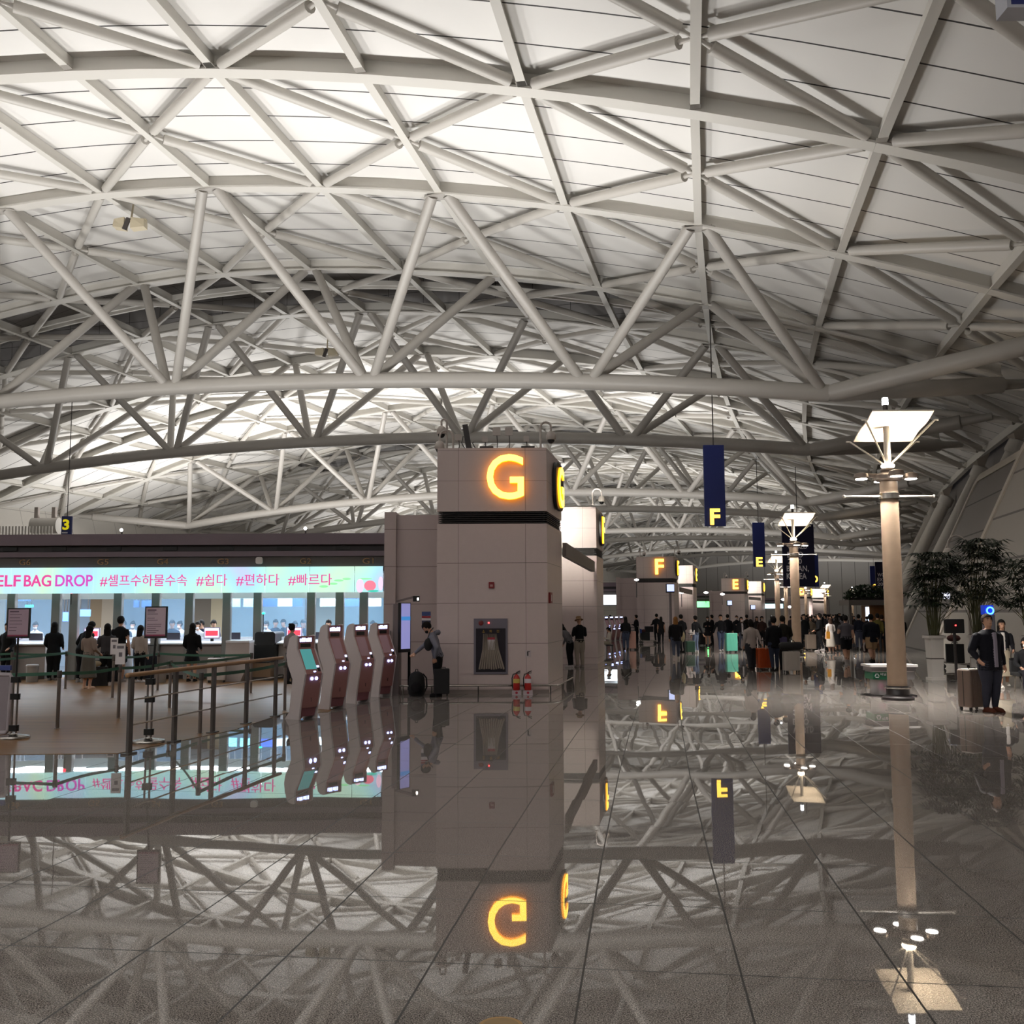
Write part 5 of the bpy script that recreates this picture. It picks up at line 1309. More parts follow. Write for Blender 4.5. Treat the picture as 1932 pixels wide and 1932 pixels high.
for px, py, Y, lb in ((1201, 1094, 67, 'bright white floodlight left of the letter F pillar'), (1286, 1118, 84, 'bright white floodlight behind the letter F pillar'), (1332, 1118, 113, 'bright white floodlight above the green screen'),
                      (1363, 1121, 113, 'bright white floodlight left of the letter E pillar'), (1478, 1131, 130, 'bright white floodlight behind the third lamp post'), (1490, 1145, 140, 'bright white floodlight behind the fourth lamp post'),
                      (229, 1000, 31, 'round white lamp on the canopy roof, left one'), (576, 997, 31, 'round white lamp on the canopy roof, right one')):
    p = D(px, py, Y); o = thing('floodlight', lb, 'floodlight', p); r = 3.2 * Y / F_PX
    if px < 600: r = 3.0 * Y / F_PX
    mb = MB(); mb.ell((0, 0, 0), r * (1.0 if px < 600 else 1.3), r * .6, r * (1.0 if px < 600 else .6)); mb.build('lens', mat('flood_light', (1, .97, .93), .4, emit=9), o, smooth=True)
    mb = MB(); mb.box(-r * .3, r * .3, r * .5, r * 1.0, -r * .6, r * .6); mb.tube((0, r * .8, 0), (0, r * .8, -(p.z - 4.07) if px < 600 else -1.2), .03, n=6); mb.build('bracket', M_DKSTEEL, o)
# big pipes and slatted band at the far left, above the canopy
o = thing('air_duct', 'pale round air ducts on the far left wall above the canopy', 'duct', (D(70, 992, 85).x, 85, D(70, 992, 85).z))
mb = MB(); mb.path([(-.4, 0, 0), (1.9, 0, 0)], .7, 18); mb.build('drum', mat('duct_white', 'd6d2cc', .5), o, smooth=True)
mb = MB(); mb.box(-.2, .1, -.2, .2, .6, 1.6); mb.box(1.3, 1.6, -.2, .2, .6, 1.6); mb.build('bracket', M_CAMW, o)
o = thing('slat_screen', 'white slatted grille at the far left just above the canopy', 'grille', (D(35, 1003, 82).x, 82, D(35, 1012, 82).z))
for i in range(22):
    mb = MB(); mb.box(-3 + i * .27, -3 + i * .27 + .13, 0, .1, 0, .85); mb.build('slat', mat('slat_white', 'd8d4ce', .5), o)
# ------------------------------------------------------------------ people
M_SKIN = mat('skin', 'b98d74', .55)
M_HAIR = {'black': mat('hair_black', '161211', .5), 'brown': mat('hair_brown', '2a1a12', .5), 'blond': mat('hair_blond', '8a5f34', .5)}
for h_ in M_HAIR.values(): h_.node_tree.nodes['Principled BSDF'].inputs['Specular IOR Level'].default_value = .15; h_.node_tree.nodes['Principled BSDF'].inputs['Roughness'].default_value = .75
def cloth(h): return mat('cloth_' + h, h, .85, spec=.2)
def rot_about(v, piv, a):        # lean forward about x
    v = Vector(v) - piv; return piv + Matrix.Rotation(-a, 3, 'X') @ v
ARMS = {'hang': ((.05, -.02, -.29), (.06, .05, -.54)), 'phone': ((.06, .04, -.27), (-.07, .27, -.20)), 'hold': ((.06, -.01, -.28), (.03, .20, -.40)), 'pull': ((.08, -.10, -.27), (.12, -.20, -.50)),
        'reach': ((.05, .22, -.17), (-.02, .50, -.30)), 'pocket': ((.13, -.06, -.27), (.05, .07, -.48)), 'swing': ((.05, .10, -.27), (.04, .27, -.44)), 'back': ((.05, -.13, -.26), (.07, -.17, -.50)), 'lap': ((.06, .10, -.26), (-.02, .32, -.34)), 'push': ((.07, .10, -.26), (.02, .36, -.30))}
def make_person(label, top, bot, H=1.7, kind='trousers', sleeve='long', hair='short', hc='black', arms=('hang', 'hang'), stride=0.0, lean=0.0, shoes='1a1818', coat=False, near=False, girth=1.0,
                voxel=.024, seated=False, mask=None, skin=None, headturn=0.0, headtilt=0.0, hat=None, loose=1.0, socks=None, inner=None, group=None):
    k = H / 1.70; src = []      # (label, verts)
    parts = MB()
    def addp(lab, mb):
        pts = []; step = max(.018, voxel * .8)
        for f in mb.f:
            if len(f) != 4: pts += [Vector(mb.v[i]) for i in f]; continue
            a, b, c, d = [Vector(mb.v[i]) for i in f]
            nu = min(24, int(max((b - a).length, (c - d).length) / step) + 1); nv = min(24, int(max((d - a).length, (c - b).length) / step) + 1)
            for i in range(nu + 1):
                for j in range(nv + 1):
                    u, w = i / nu, j / nv; pts.append((a * (1 - u) + b * u) * (1 - w) + (d * (1 - u) + c * u) * w)
        src.append((lab, pts)); parts.add(mb.v, mb.f)
    hip = Vector((0, 0, .92)) if not seated else Vector((0, 0, .50))
    dz = hip.z - .92
    g = girth
    def up(v):                   # upper body point -> leaned
        v = Vector(v) + Vector((0, 0, dz)); return rot_about(v, hip, lean)
    # torso
    hem = .74 if coat else .86
    ring = []
    cg = 1.10 if coat else 1.0
    tors = [(hem, 0, .168 * cg, .125 * cg), (.95, 0, .165 * cg, .12 * cg), (1.08, .005, .15 * cg, .112 * cg), (1.24, .0, .172 * cg, .122 * cg), (1.36, -.005, .178 * cg, .108 * cg), (1.415, -.01, .13, .085), (1.45, -.01, .07, .065)]
    for z, cy, rx, ry in tors:
        ring.append([up((rx * g * math.cos(a), cy + ry * g * math.sin(a), z)) for a in [2 * PI * i / 16 for i in range(16)]])
    mb = MB(); mb.strip(ring); addp('top', mb)
    mb = MB(); mb.path([up((0, -.01, 1.40)), up((0, .005, 1.50))], .052, 10); addp('skin', mb)
    hm = Matrix.Rotation(headturn, 3, 'Z') @ Matrix.Rotation(-headtilt, 3, 'X')
    hc0 = Vector((0, .012, 1.50))
    def hd(v): return up(hc0 + hm @ (Vector(v)))
    def hell(c, rx, ry, rz_, lab, n=14, m=10):
        q = MB(); q.ell(c, rx, ry, rz_, n, m); q.v = [tuple(hd(v)) for v in q.v]; addp(lab, q)
    hell((0, .0, .10), .074, .092, .11, 'skin'); hell((0, .03, .03), .052, .062, .055, 'skin'); hell((0, .096, .08), .013, .018, .022, 'skin', 8, 6)
    for sx in (-1, 1): hell((sx * .076, -.008, .085), .012, .02, .032, 'skin', 8, 6)
    # arms
    hands = []
    for sx, ar in ((-1, arms[0]), (1, arms[1])):
        e_, h_ = ARMS[ar] if isinstance(ar, str) else ar
        sh = Vector((sx * .175 * g, -.01, 1.36)); el = sh + Vector((sx * e_[0], e_[1], e_[2])); wr = sh + Vector((sx * h_[0], h_[1], h_[2]))
        S_, E_, W_ = up(sh), up(el), up(wr)
        cf = 1.18 if sleeve == 'long' else 1.0
        mb = MB(); mb.path([S_ - (E_ - S_) * .08, S_ + (E_ - S_) * .15, S_ + (E_ - S_) * (.55 if sleeve == 'short' else 1.0)], [.04 * g, .062 * g * cf, .05 * g * cf], 10); addp('top', mb)
        if sleeve == 'short':
            mb = MB(); mb.path([S_ + (E_ - S_) * .4, E_], [.042 * g, .038 * g], 10); addp('skin', mb)
        mb = MB(); mb.ell(E_, .047 * g * cf * (.85 if sleeve == 'short' else 1), .047 * g * cf * (.85 if sleeve == 'short' else 1), .047 * g * cf * (.85 if sleeve == 'short' else 1), 10, 6); addp('skin' if sleeve == 'short' else 'top', mb)
        mb = MB(); mb.path([E_, E_ + (W_ - E_) * .5, W_], [.043 * g * cf, .04 * g * cf, .030 * cf], 10); addp('skin' if sleeve == 'short' else 'top', mb)
        d = (W_ - E_).normalized(); hands.append((sx, W_, d))
        if not near:
            mb = MB(); mb.path([W_ - d * .02, W_ + d * .03, W_ + d * .09, W_ + d * .15], [.024, .034, .033, .014], 8); addp('skin', mb)
        else:
            sd = d.cross(Vector((0, 1, 0))); sd = sd.normalized() if sd.length > .3 else d.cross(Vector((1, 0, 0))).normalized(); nr = sd.cross(d)
            # the palm is flat along d and across w
            wv = nr
            mb = MB(); rings = []
            for u, a, b in ((-.02, .022, .02), (.02, .032, .018), (.06, .040, .017), (.085, .040, .014)):
                rings.append([W_ + d * u + wv * (a * math.cos(t)) + sd * (b * math.sin(t)) for t in [2 * PI * i / 10 for i in range(10)]])
            mb.strip(rings); addp('skin', mb)
            for fi, (o_, L_) in enumerate(((-.030, .062), (-.010, .076), (.010, .072), (.029, .056))):
                b0 = W_ + d * .075 + wv * o_; c1 = b0 + d * L_ * .5 - sd * sx * .008; c2 = c1 + d * L_ * .3 - sd * sx * .022; c3 = c2 + d * L_ * .1 - sd * sx * .026
                mb = MB(); mb.path([b0, c1, c2, c3], [.0105, .0098, .009, .0065], 8); addp('skin', mb)
            t0 = W_ + d * .025 - wv * .03
            mb = MB(); mb.path([t0, t0 + d * .03 - wv * .022 - sd * sx * .01, t0 + d * .058 - wv * .028 - sd * sx * .02], [.013, .011, .008], 8); addp('skin', mb)
    # legs
    feet = []
    for sx in (-1, 1):
        st_ = stride * sx
        hp_ = Vector((sx * .088 * g, 0, .90 + dz))
        if seated: kn = Vector((sx * .10, .44, .50)); an = Vector((sx * .10, .47, .09))
        else: kn = Vector((sx * .095, .02 + st_ * .55, .49)); an = Vector((sx * .095, -.03 + st_ * (1.0 if st_ > 0 else 1.25), .085 + (.05 if st_ < -.1 else 0)))
        lab_low = {'trousers': 'bot', 'shorts': 'skin', 'skirt': 'skin', 'longskirt': 'skin', 'wide': 'bot'}[kind]
        wf = {'trousers': 1.12, 'wide': 1.5}.get(kind, 1.0) * loose
        mb = MB(); mb.path([hp_, hp_ + (kn - hp_) * .5, kn], [.098 * g * (1.08 if kind != 'skirt' else 1), .083 * g * (wf if kind in ('trousers', 'wide') else 1), .060 * g * (wf if kind in ('trousers', 'wide') else 1)], 12)
        addp('skin' if kind in ('skirt',) else 'bot', mb)
        mb = MB(); mb.ell(kn, .058 * g, .058 * g, .062, 10, 6); addp(lab_low, mb)
        mb = MB(); mb.path([kn, kn + (an - kn) * .35, an], [.058 * g * wf, .056 * g * wf, .042 * (wf if kind in ('trousers', 'wide') else .9)], 12); addp(lab_low, mb)
        if socks:
            mb = MB(); mb.path([an + (kn - an) * .22, an], [.05, .046], 10); addp('sock', mb)
        mb = MB(); mb.ell(an + Vector((0, .075, -.045)), .047, .135, .042, 12, 7); addp('shoe', mb)
        mb = MB(); mb.path([an + Vector((0, 0, .03)), an + Vector((0, 0, -.05))], [.04, .045], 10); addp('shoe', mb)
        mb = MB(); mb.box(an.x - .042, an.x + .042, an.y - .055, an.y + .20, an.z - .085, an.z - .055); addp('shoe', mb)
    if kind in ('trousers', 'wide', 'shorts'):
        mb = MB(); mb.ell((0, 0, .92 + dz), .165 * g, .125 * g, .11, 14, 8); addp('bot', mb)
    if kind == 'shorts' and not seated:
        for sx in (-1, 1):
            mb = MB(); mb.path([(sx * .088 * g, 0, .9), (sx * .1, .01 + stride * sx * .45, .52)], [.11 * g, .10 * g], 12); addp('bot', mb)
    if kind in ('skirt', 'longskirt') and not seated:
        z1 = .60 if kind == 'skirt' else .30
        w1 = .235 if kind == 'skirt' else .25
        mb = MB(); mb.strip([[Vector((rx * math.cos(a), ry * math.sin(a), z)) for a in [2 * PI * i / 18 for i in range(18)]] for z, rx, ry in ((z1, w1, w1 * .8), (.85, .185, .15), (1.0, .15, .115))]); addp('bot', mb)
    if inner:                    # open front of a jacket: strip of the shirt below
        ring = [[up((x, (.118 if z > 1.3 else .128) * g * cg + d_, z)) for x in (-.035, .035) for d_ in (-.03, .008)] for z in (.80, 1.1, 1.25, 1.40)]
        ring = [[r[0], r[1], r[3], r[2]] for r in ring]
        mb = MB(); mb.strip(ring); addp('inner', mb)
    # scale, remesh, label faces
    me = bpy.data.meshes.new('person'); me.from_pydata([Vector(v) * k for v in parts.v], [], parts.f)
    ob = bpy.data.objects.new('person', me); COL.objects.link(ob)
    rm = ob.modifiers.new('r', 'REMESH'); rm.mode = 'VOXEL'; rm.voxel_size = voxel; rm.adaptivity = 0
    sm = ob.modifiers.new('s', 'SMOOTH'); sm.iterations = 2; sm.factor = .5
    bpy.context.view_layer.update()
    m2 = bpy.data.meshes.new_from_object(ob.evaluated_get(bpy.context.evaluated_depsgraph_get()))
    bpy.data.objects.remove(ob); bpy.data.meshes.remove(me)
    m2.name = 'person'
    order = ['skin', 'top', 'bot', 'shoe', 'sock', 'inner']
    mm = {'skin': skin or M_SKIN, 'top': cloth(top), 'bot': cloth(bot), 'shoe': cloth(shoes), 'sock': cloth(socks or '1a1818'), 'inner': cloth(inner or 'c8c0c4')}
    m2.materials.clear()
    for q in order: m2.materials.append(mm[q])
    tot = sum(len(v) for _, v in src); kd = kdtree.KDTree(tot); idx = []; i = 0
    # denser samples: vertices plus edge midpoints are enough at this voxel size
    for lab, vs in src:
        for v in vs: kd.insert(v * k, i); idx.append(order.index(lab)); i += 1
    kd.balance()
    for p in m2.polygons:
        co = p.center
        _, j, _ = kd.find(co); p.material_index = idx[j]; p.use_smooth = True
    o = bpy.data.objects.new('person', m2); COL.objects.link(o); tag(o, label, 'person', group)
    # hair
    if hat is None or hair in ('long', 'bob'):
        q = MB(); q.ell((0, -.016, .128), .094, .112, .114, 18, 14)
        low = {'short': .085, 'bob': .0, 'long': .0, 'bun': .08}[hair]
        fs = []
        for f in q.f:
            c = sum((Vector(q.v[i]) for i in f), Vector()) / len(f)
            if c.y > .035 and c.z < .155: continue
            if c.y > -.02 and c.z < .09 and hair == 'short': continue
            if c.z < low - .06: continue
            fs.append(f)
        q.f = fs
        if hair in ('long', 'bob'):
            z0 = -.19 if hair == 'long' else -.03
            q.strip([[Vector((rx * math.cos(a), cy + ry * math.sin(a), z)) for a in [2 * PI * i / 14 for i in range(14)]] for z, cy, rx, ry in ((z0, -.075, .075, .035), (z0 + .1, -.07, .098, .05), (.06, -.045, .098, .068), (.16, -.03, .07, .06))])
        if hair == 'bun': q.ell((0, -.1, .2), .045, .045, .04, 10, 6)
        q.v = [tuple(hd(v) * k) for v in q.v]
        q.build('hair', M_HAIR[hc], o, smooth=True)
    if hat:
        q = MB(); q.lathe([(.155, .115), (.15, .125), (.095, .165), (.088, .235), (.06, .25), (0.001, .252)], (0, -.005, 0), 20); q.lathe([(.154, .112), (.093, .16)], (0, -.005, 0), 20)
        q.v = [tuple(hd(v) * k) for v in q.v]; q.build('hat', cloth(hat), o, smooth=True)
    if mask:
        q = MB(); q.ell((0, .048, .038), .058, .062, .05, 12, 8); q.v = [tuple(hd(v) * k) for v in q.v]; q.build('face_mask', cloth(mask), o, smooth=True)
    if near:
        for sx in (-1, 1):
            q = MB(); q.ell((sx * .03, .083, .105), .012, .007, .007, 8, 5); q.v = [tuple(hd(v) * k) for v in q.v]; q.build('eye', mat('eye_dark', '241a16', .3), o)
            q = MB(); q.path([(sx * .015, .088, .124), (sx * .032, .088, .129), (sx * .048, .076, .122)], .005, 5); q.v = [tuple(hd(v) * k) for v in q.v]; q.build('eyebrow', M_HAIR['black'], o)
        if not mask:
            q = MB(); q.ell((0, .088, .032), .022, .008, .006, 10, 5); q.v = [tuple(hd(v) * k) for v in q.v]; q.build('mouth', mat('lip', '7d4a42', .5), o)
    o['_k'] = k
    return o
def put_person(o, p, yaw):
    o.location = (p.x, p.y, 0.0); o.rotation_euler = (0, 0, yaw); return o
R_ = math.radians
def at_px(x, y): return G(x, y)
# luggage
def suitcase(p, yaw, h, w, d, color, label, handle=0.0, band=None, rough=.4, grooves=True):
    o = thing('suitcase', label, 'suitcase', (p.x, p.y, 0), yaw)
    m = mat('case_' + color, color, rough)
    mb = MB(); mb.rbox(-w / 2, w / 2, -d / 2, d / 2, .07, h, min(w, d) * .16, 4); s = mb.build('shell', m, o)
    bv = s.modifiers.new('b', 'BEVEL'); bv.width = .02; bv.segments = 2; bv.limit_method = 'ANGLE'
    for sx in (-1, 1):
        for sy in (-1, 1):
            q = MB(); x, y = sx * (w / 2 - .05), sy * (d / 2 - .05); q.path([(x - .012, y, .03), (x + .012, y, .03)], .03, 10); q.box(x - .018, x + .018, y - .02, y + .02, .03, .08); q.build('wheel', M_BLACK, o)
    q = MB(); q.box(-w / 2 - .003, w / 2 + .003, -.008, .008, .09, h - .02); q.build('zip_seam', M_BLACK, o)
    if grooves:
        for i in range(4):
            x = -w * .3 + w * .2 * i; q = MB()
            for sy in (-1, 1): q.box(x - .006, x + .006, sy * (d / 2 + .004) - .004, sy * (d / 2 + .004) + .004, .14, h - .08)
            q.build('rib', m, o)
    q = MB(); q.path([(-.09, 0, h - .005), (-.09, 0, h + .03), (.09, 0, h + .03), (.09, 0, h - .005)], .011, 6); q.build('grip', M_BLACK, o)
    if handle:
        q = MB()
        for sx in (-1, 1): q.tube((sx * .1, -d * .3, h), (sx * .1, -d * .3, h + handle), .009, n=6)
        q.build('pull_rods', M_PIPE, o); q = MB(); q.tube((-.12, -d * .3, h + handle), (.12, -d * .3, h + handle), .016, n=8); q.build('pull_grip', M_BLACK, o)
    if band:
        q = MB(); q.rbox(-w / 2 + .02, w / 2 - .02, -d / 2 + .02, d / 2 - .02, h - .005, h + .012, .03, 3); q.build('top_strip', mat('case_' + band, band, .3), o)
    return o

# --- the man with the brown suitcase and the woman behind him
pm = at_px(1872, 1343)
o = make_person('man in black bomber jacket and grey jeans holding a phone beside a brown suitcase', '14141c', '33343f', 1.82, arms=('hang', ((.13, -.02, -.28), (.15, .16, -.43))), coat=True, near=True, girth=1.24, voxel=.013, shoes='5a3226', hc='brown', headtilt=-.22, headturn=-.25, inner='8f8896', loose=1.05)
put_person(o, pm, R_(196))
hw = o
o = thing('phone', 'black phone held low by the man with the brown suitcase', 'phone', D(1850, 1253, pm.y - .30)); mb = MB(); mb.rbox(-.075, .075, -.04, .04, -.006, .006, .012, 3); mb.build('case', M_BLACK, o); o.rotation_euler = (.5, .1, .3)
mb = MB(); mb.box(-.068, .068, -.034, .034, .006, .0075); mb.build('glass', mat('phone_glass', '23232b', .1), o)
pc_ = at_px(1842, 1341)
suitcase(Vector((pc_.x, pc_.y + .1, 0)), R_(24), .78, .50, .32, '6b5a50', 'brown hard suitcase with pale top standing beside the man in the bomber jacket', band='d8d2cc')
pw = at_px(1896, 1298)
o = make_person('woman in dark jacket and cream skirt walking behind the man with the brown suitcase', '17171c', 'a89c88', 1.66, kind='longskirt', hair='long', arms=('hold', 'swing'), coat=False, near=True, voxel=.014, stride=.12, inner='cfc8c4', shoes='cfc8c0', headturn=.2)
put_person(o, pw, R_(165))
o = thing('tote_bag', 'black bag hanging beside the woman in the cream skirt', 'bag', D(1913, 1255, pw.y - .1), .3); mb = MB(); mb.rbox(-.15, .15, -.06, .06, -.2, .18, .03, 3, axis='y'); mb.build('body', M_CLOTH_BLK, o)
mb = MB(); mb.path([(-.09, 0, .18), (-.05, 0, .36), (.05, 0, .36), (.09, 0, .18)], .01, 6); mb.build('strap', M_BLACK, o)
o = make_person('masked person in black hood sitting on the bench at the right edge', '131316', '1a1a20', 1.66, hair='bob', arms=('lap', 'lap'), seated=True, mask='d8d4d8', voxel=.018)
put_person(o, Vector((ps.x - .2, ps.y - .08, 0)), R_(160))

# --- the man at the display totem
pk = at_px(826, 1314)
o = make_person('man in grey hoodie and black trousers touching the display totem screen', '73737f', '100f12', 1.74, arms=('pocket', ((.02, .25, -.12), (-.05, .52, -.24))), lean=.30, near=True, voxel=.013, mask='17171a', headtilt=.5, shoes='1d1b1d', hc='black', loose=1.05)
put_person(o, pk, R_(86))
q = MB(); q.path([(-.07, -.10, 1.45), (0, -.16, 1.44), (.07, -.10, 1.45)], [.05, .065, .05], 10)
q.v = [tuple(rot_about(v, Vector((0, 0, .92)), .3)) for v in q.v]; q.build('hood', cloth('73737f'), o, smooth=True)
o = thing('shoulder_bag', 'black bag slung on the chest of the man in the grey hoodie', 'bag', D(808, 1216, pk.y - .2), .2); mb = MB(); mb.ell((0, 0, 0), .10, .07, .15); mb.build('body', M_CLOTH_BLK, o, smooth=True)
mb = MB(); mb.path([(-.02, .0, .13), (.05, .05, .3), (.13, .12, .38)], .012, 6); mb.build('strap', M_BLACK, o)
pb_ = at_px(786, 1313)
o = thing('backpack', 'black backpack standing on the floor by the display totem', 'backpack', (pb_.x, pb_.y, 0), .2)
mb = MB(); rings = []
for z, rx, ry in ((0, .17, .1), (.06, .20, .13), (.25, .205, .15), (.42, .19, .13), (.52, .14, .1), (.56, .06, .05)): rings.append([Vector((rx * math.cos(a) * (1 if abs(math.cos(a)) < .8 else .95), ry * math.sin(a), z)) for a in [2 * PI * i / 20 for i in range(20)]])
mb.strip(rings); mb.build('body', M_CLOTH_BLK, o, smooth=True)
mb = MB(); mb.ell((-.02, -.13, .2), .13, .07, .14); mb.build('front_pocket', cloth('1c1a1d'), o, smooth=True)
for x in (.1, .16):
    mb = MB(); mb.path([(x, .1, .5), (x + .08, .12, .4), (x + .09, .1, .2), (x + .03, .08, .08)], .018, 6); mb.build('shoulder_strap', cloth('2a282c'), o, smooth=True)
mb = MB(); mb.path([(-.03, 0, .55), (-.02, 0, .61), (.02, 0, .61), (.03, 0, .55)], .012, 6); mb.build('grab_handle', M_BLACK, o)
suitcase(Vector((D(833, 1300, 22.95).x, 22.95, 0)), R_(3), .64, .36, .24, '161417', 'black suitcase standing behind the legs of the man in the grey hoodie', rough=.8, grooves=False)

# --- behind the letter G pillar
o = make_person('person in tan bucket hat, black jacket and cream trousers behind the letter G pillar', '121215', '9b9084', 1.74, hair='short', hat='8a6f55', arms=('phone', 'phone'), coat=False, voxel=.02, loose=1.25, shoes='8d8680', headtilt=.3)
put_person(o, at_px(1094, 1259), R_(20))
o = make_person('person in grey top and black trousers bending beside the bucket hat person', '5f5d60', '111113', 1.6, hair='long', lean=.55, arms=('hold', 'hold'), voxel=.02, shoes='c8c4c4', loose=1.2)
put_person(o, at_px(1076, 1259), R_(60))
o = make_person('person in cream clothes crouched on a low seat right of the plain pillar', 'a39a90', '8d8474', 1.58, seated=True, hair='bob', arms=('phone', 'phone'), voxel=.02, headtilt=.4, shoes='3a3634')
put_person(o, at_px(1150, 1231), R_(95))
o = thing('stool', 'low dark stool under the crouched person in cream', 'stool', at_px(1150, 1231)); mb = MB(); mb.rbox(-.18, .18, -.18, .18, .31, .375, .04, 3); mb.build('seat', M_LOUV, o)
for x in (-.13, .13):
    for y in (-.13, .13): mb = MB(); mb.tube((x, y, 0), (x, y, .31), .015, n=6); mb.build('leg', M_DKSTEEL, o)

# --- queue on the wood floor
Q = [
 (10, 1281, 170, dict(label='person in black with long hair cut off by the left edge, behind the paper sign', top='121214', bot='111113', H=1.66, hair='long', kind='trousers', arms=('hold', 'hang'))),
 (99, 1281, 10, dict(label='woman with long hair in black jacket and wide black trousers at the counter', top='131316', bot='121214', H=1.68, hair='long', kind='wide', coat=True, arms=('hold', 'hold'), shoes='7a7270')),
 (152, 1285, -25, dict(label='man in black bending forward at the counter', top='101013', bot='141418', H=1.76, hair='short', lean=.45, arms=('hold', 'hold'), shoes='8a8480')),
 (165, 1297, -20, dict(label='woman in patterned blouse and long grey striped skirt in the queue', top='8a7a70', bot='5d5852', H=1.60, hair='long', kind='longskirt', arms=('phone', 'hold'), shoes='c9a890', sleeve='long')),
 (199, 1291, 25, dict(label='woman in dark checked shirt beside the black bags in the queue', top='3d3b3e', bot='141316', H=1.64, hair='long', kind='trousers', arms=('phone', 'hold'), shoes='b8b0ae')),
 (224, 1284, 0, dict(label='tall person in black tee and dark shorts at the counter', top='121114', bot='1d1c22', H=1.84, hair='short', kind='shorts', sleeve='short', arms=('hold', 'hang'), shoes='8f8886')),
 (262, 1285, -12, dict(label='woman in cream sweater and black trousers left of the right paper sign', top='a59a92', bot='121216', H=1.58, hair='long', arms=('hold', 'hang'), shoes='c8c0bc', loose=.95)),
 (361, 1283, 0, dict(label='woman in short black dress and black boots at the counter', top='0f0e11', bot='0f0e11', H=1.63, hair='long', kind='skirt', arms=('hold', 'hold'), shoes='0f0e10', socks='131214')),
 (549, 1288, -30, dict(label='person with dark tied hair standing behind the nearest kiosk', top='8a8286', bot='2a2a30', H=1.62, hair='bun', arms=('hold', 'hold'))),
]
for x, y, yaw, kw in Q:
    put_person(make_person(voxel=.02, **kw), at_px(x, y + 3), R_(yaw))
o = thing('luggage_bag', 'big black travel bag on the floor beside the striped skirt', 'bag', at_px(184, 1294), .2); mb = MB(); mb.rbox(-.28, .28, -.16, .16, 0, .52, .1, 4); mb.build('body', M_CLOTH_BLK, o)
mb = MB(); mb.ell((-.02, -.15, .6), .13, .06, .08); mb.build('pale_tag', cloth('a89c86'), o, smooth=True)
mb = MB(); mb.path([(-.15, 0, .5), (-.1, 0, .68), (.1, 0, .68), (.15, 0, .5)], .015, 6); mb.build('handle', M_BLACK, o)
suitcase(at_px(203, 1291) + Vector((0.05, .2, 0)), .3, .7, .45, .28, '17151a', 'black suitcase beside the woman in the checked shirt', rough=.8, grooves=False)
suitcase(Vector((D(409, 1270, 28.0).x, 28.0, 0)), .1, .68, .5, .28, 'c2b9b4', 'large cream suitcase standing before the counters, left of the baggage unit')
suitcase(at_px(284, 1284) + Vector((0, .1, 0)), .1, .72, .36, .26, '1c222e', 'dark blue suitcase beside the woman in the cream sweater', handle=.3)
suitcase(at_px(38, 1279), .1, .6, .42, .26, '1a2036', 'navy suitcase on the floor behind the left paper sign stand')

# --- staff behind the counters and people beyond the glass
def px_person(px, head_y, Y, yaw, **kw):
    H = kw.get('H', 1.66); o = make_person(voxel=.024, **kw); x = D(px, head_y, Y).x
    return put_person(o, Vector((x, Y, 0)), R_(yaw))
protoA = px_person(376, 1165, 31.2, 175, label='masked staff member in white shirt behind the counter, left of three', top='c8c6cc', bot='22242e', hair='bun', mask='dcd8dc', arms=('hold', 'hold'), lean=.15, H=1.66)
protoB = px_person(388, 1162, 31.7, 150, label='staff member in navy vest leaning behind the counter, middle of three', top='22283c', bot='22242e', hair='short', arms=('phone', 'hold'), lean=.25, H=1.72)
def again(pr, px, Y, yaw, label, group=None, sc=1.0):
    d = copy_tree(pr); d.location = (D(px, 1170, Y).x, Y, 0); d.rotation_euler = (0, 0, R_(yaw)); d['label'] = label; d.scale = (sc,) * 3
    if group: d['group'] = group
    return d
again(protoB, 400, 32.3, 215, 'staff member in navy vest leaning behind the counter, right of three')
again(protoA, 558, 31.2, 180, 'masked staff member in white shirt behind the rightmost visible counter, left of two')
again(protoB, 571, 31.9, 200, 'staff member in navy vest behind the rightmost visible counter, right of two')
again(protoA, 68, 32.8, 200, 'person in white shirt beyond the glass, right of the left paper sign')
again(protoB, 240, 32.4, 160, 'person in dark vest beyond the glass, behind the tall person in the black tee')
again(protoA, 252, 33.6, 190, 'person in white shirt beyond the glass, left of the right paper sign')
again(protoB, 325, 32.8, 200, 'person in dark vest bending beyond the glass, right of the right paper sign')
again(protoA, 343, 33.4, 160, 'person in white shirt beyond the glass, farther right of the right paper sign')
again(protoA, 505, 32.6, 170, 'person in white shirt beyond the glass by the green signal lamp')
again(protoB, 519, 34.0, 200, 'person in dark vest beyond the glass, right of the green signal lamp')
again(protoB, 540, 34.2, 160, 'person in dark vest beyond the glass, below the white screen')
again(protoB, 622, 31.4, 180, 'dark haired person beyond the counter above the second kiosk')
again(protoA, 704, 31.5, 180, 'person in white shirt beyond the counter by the stone pier')
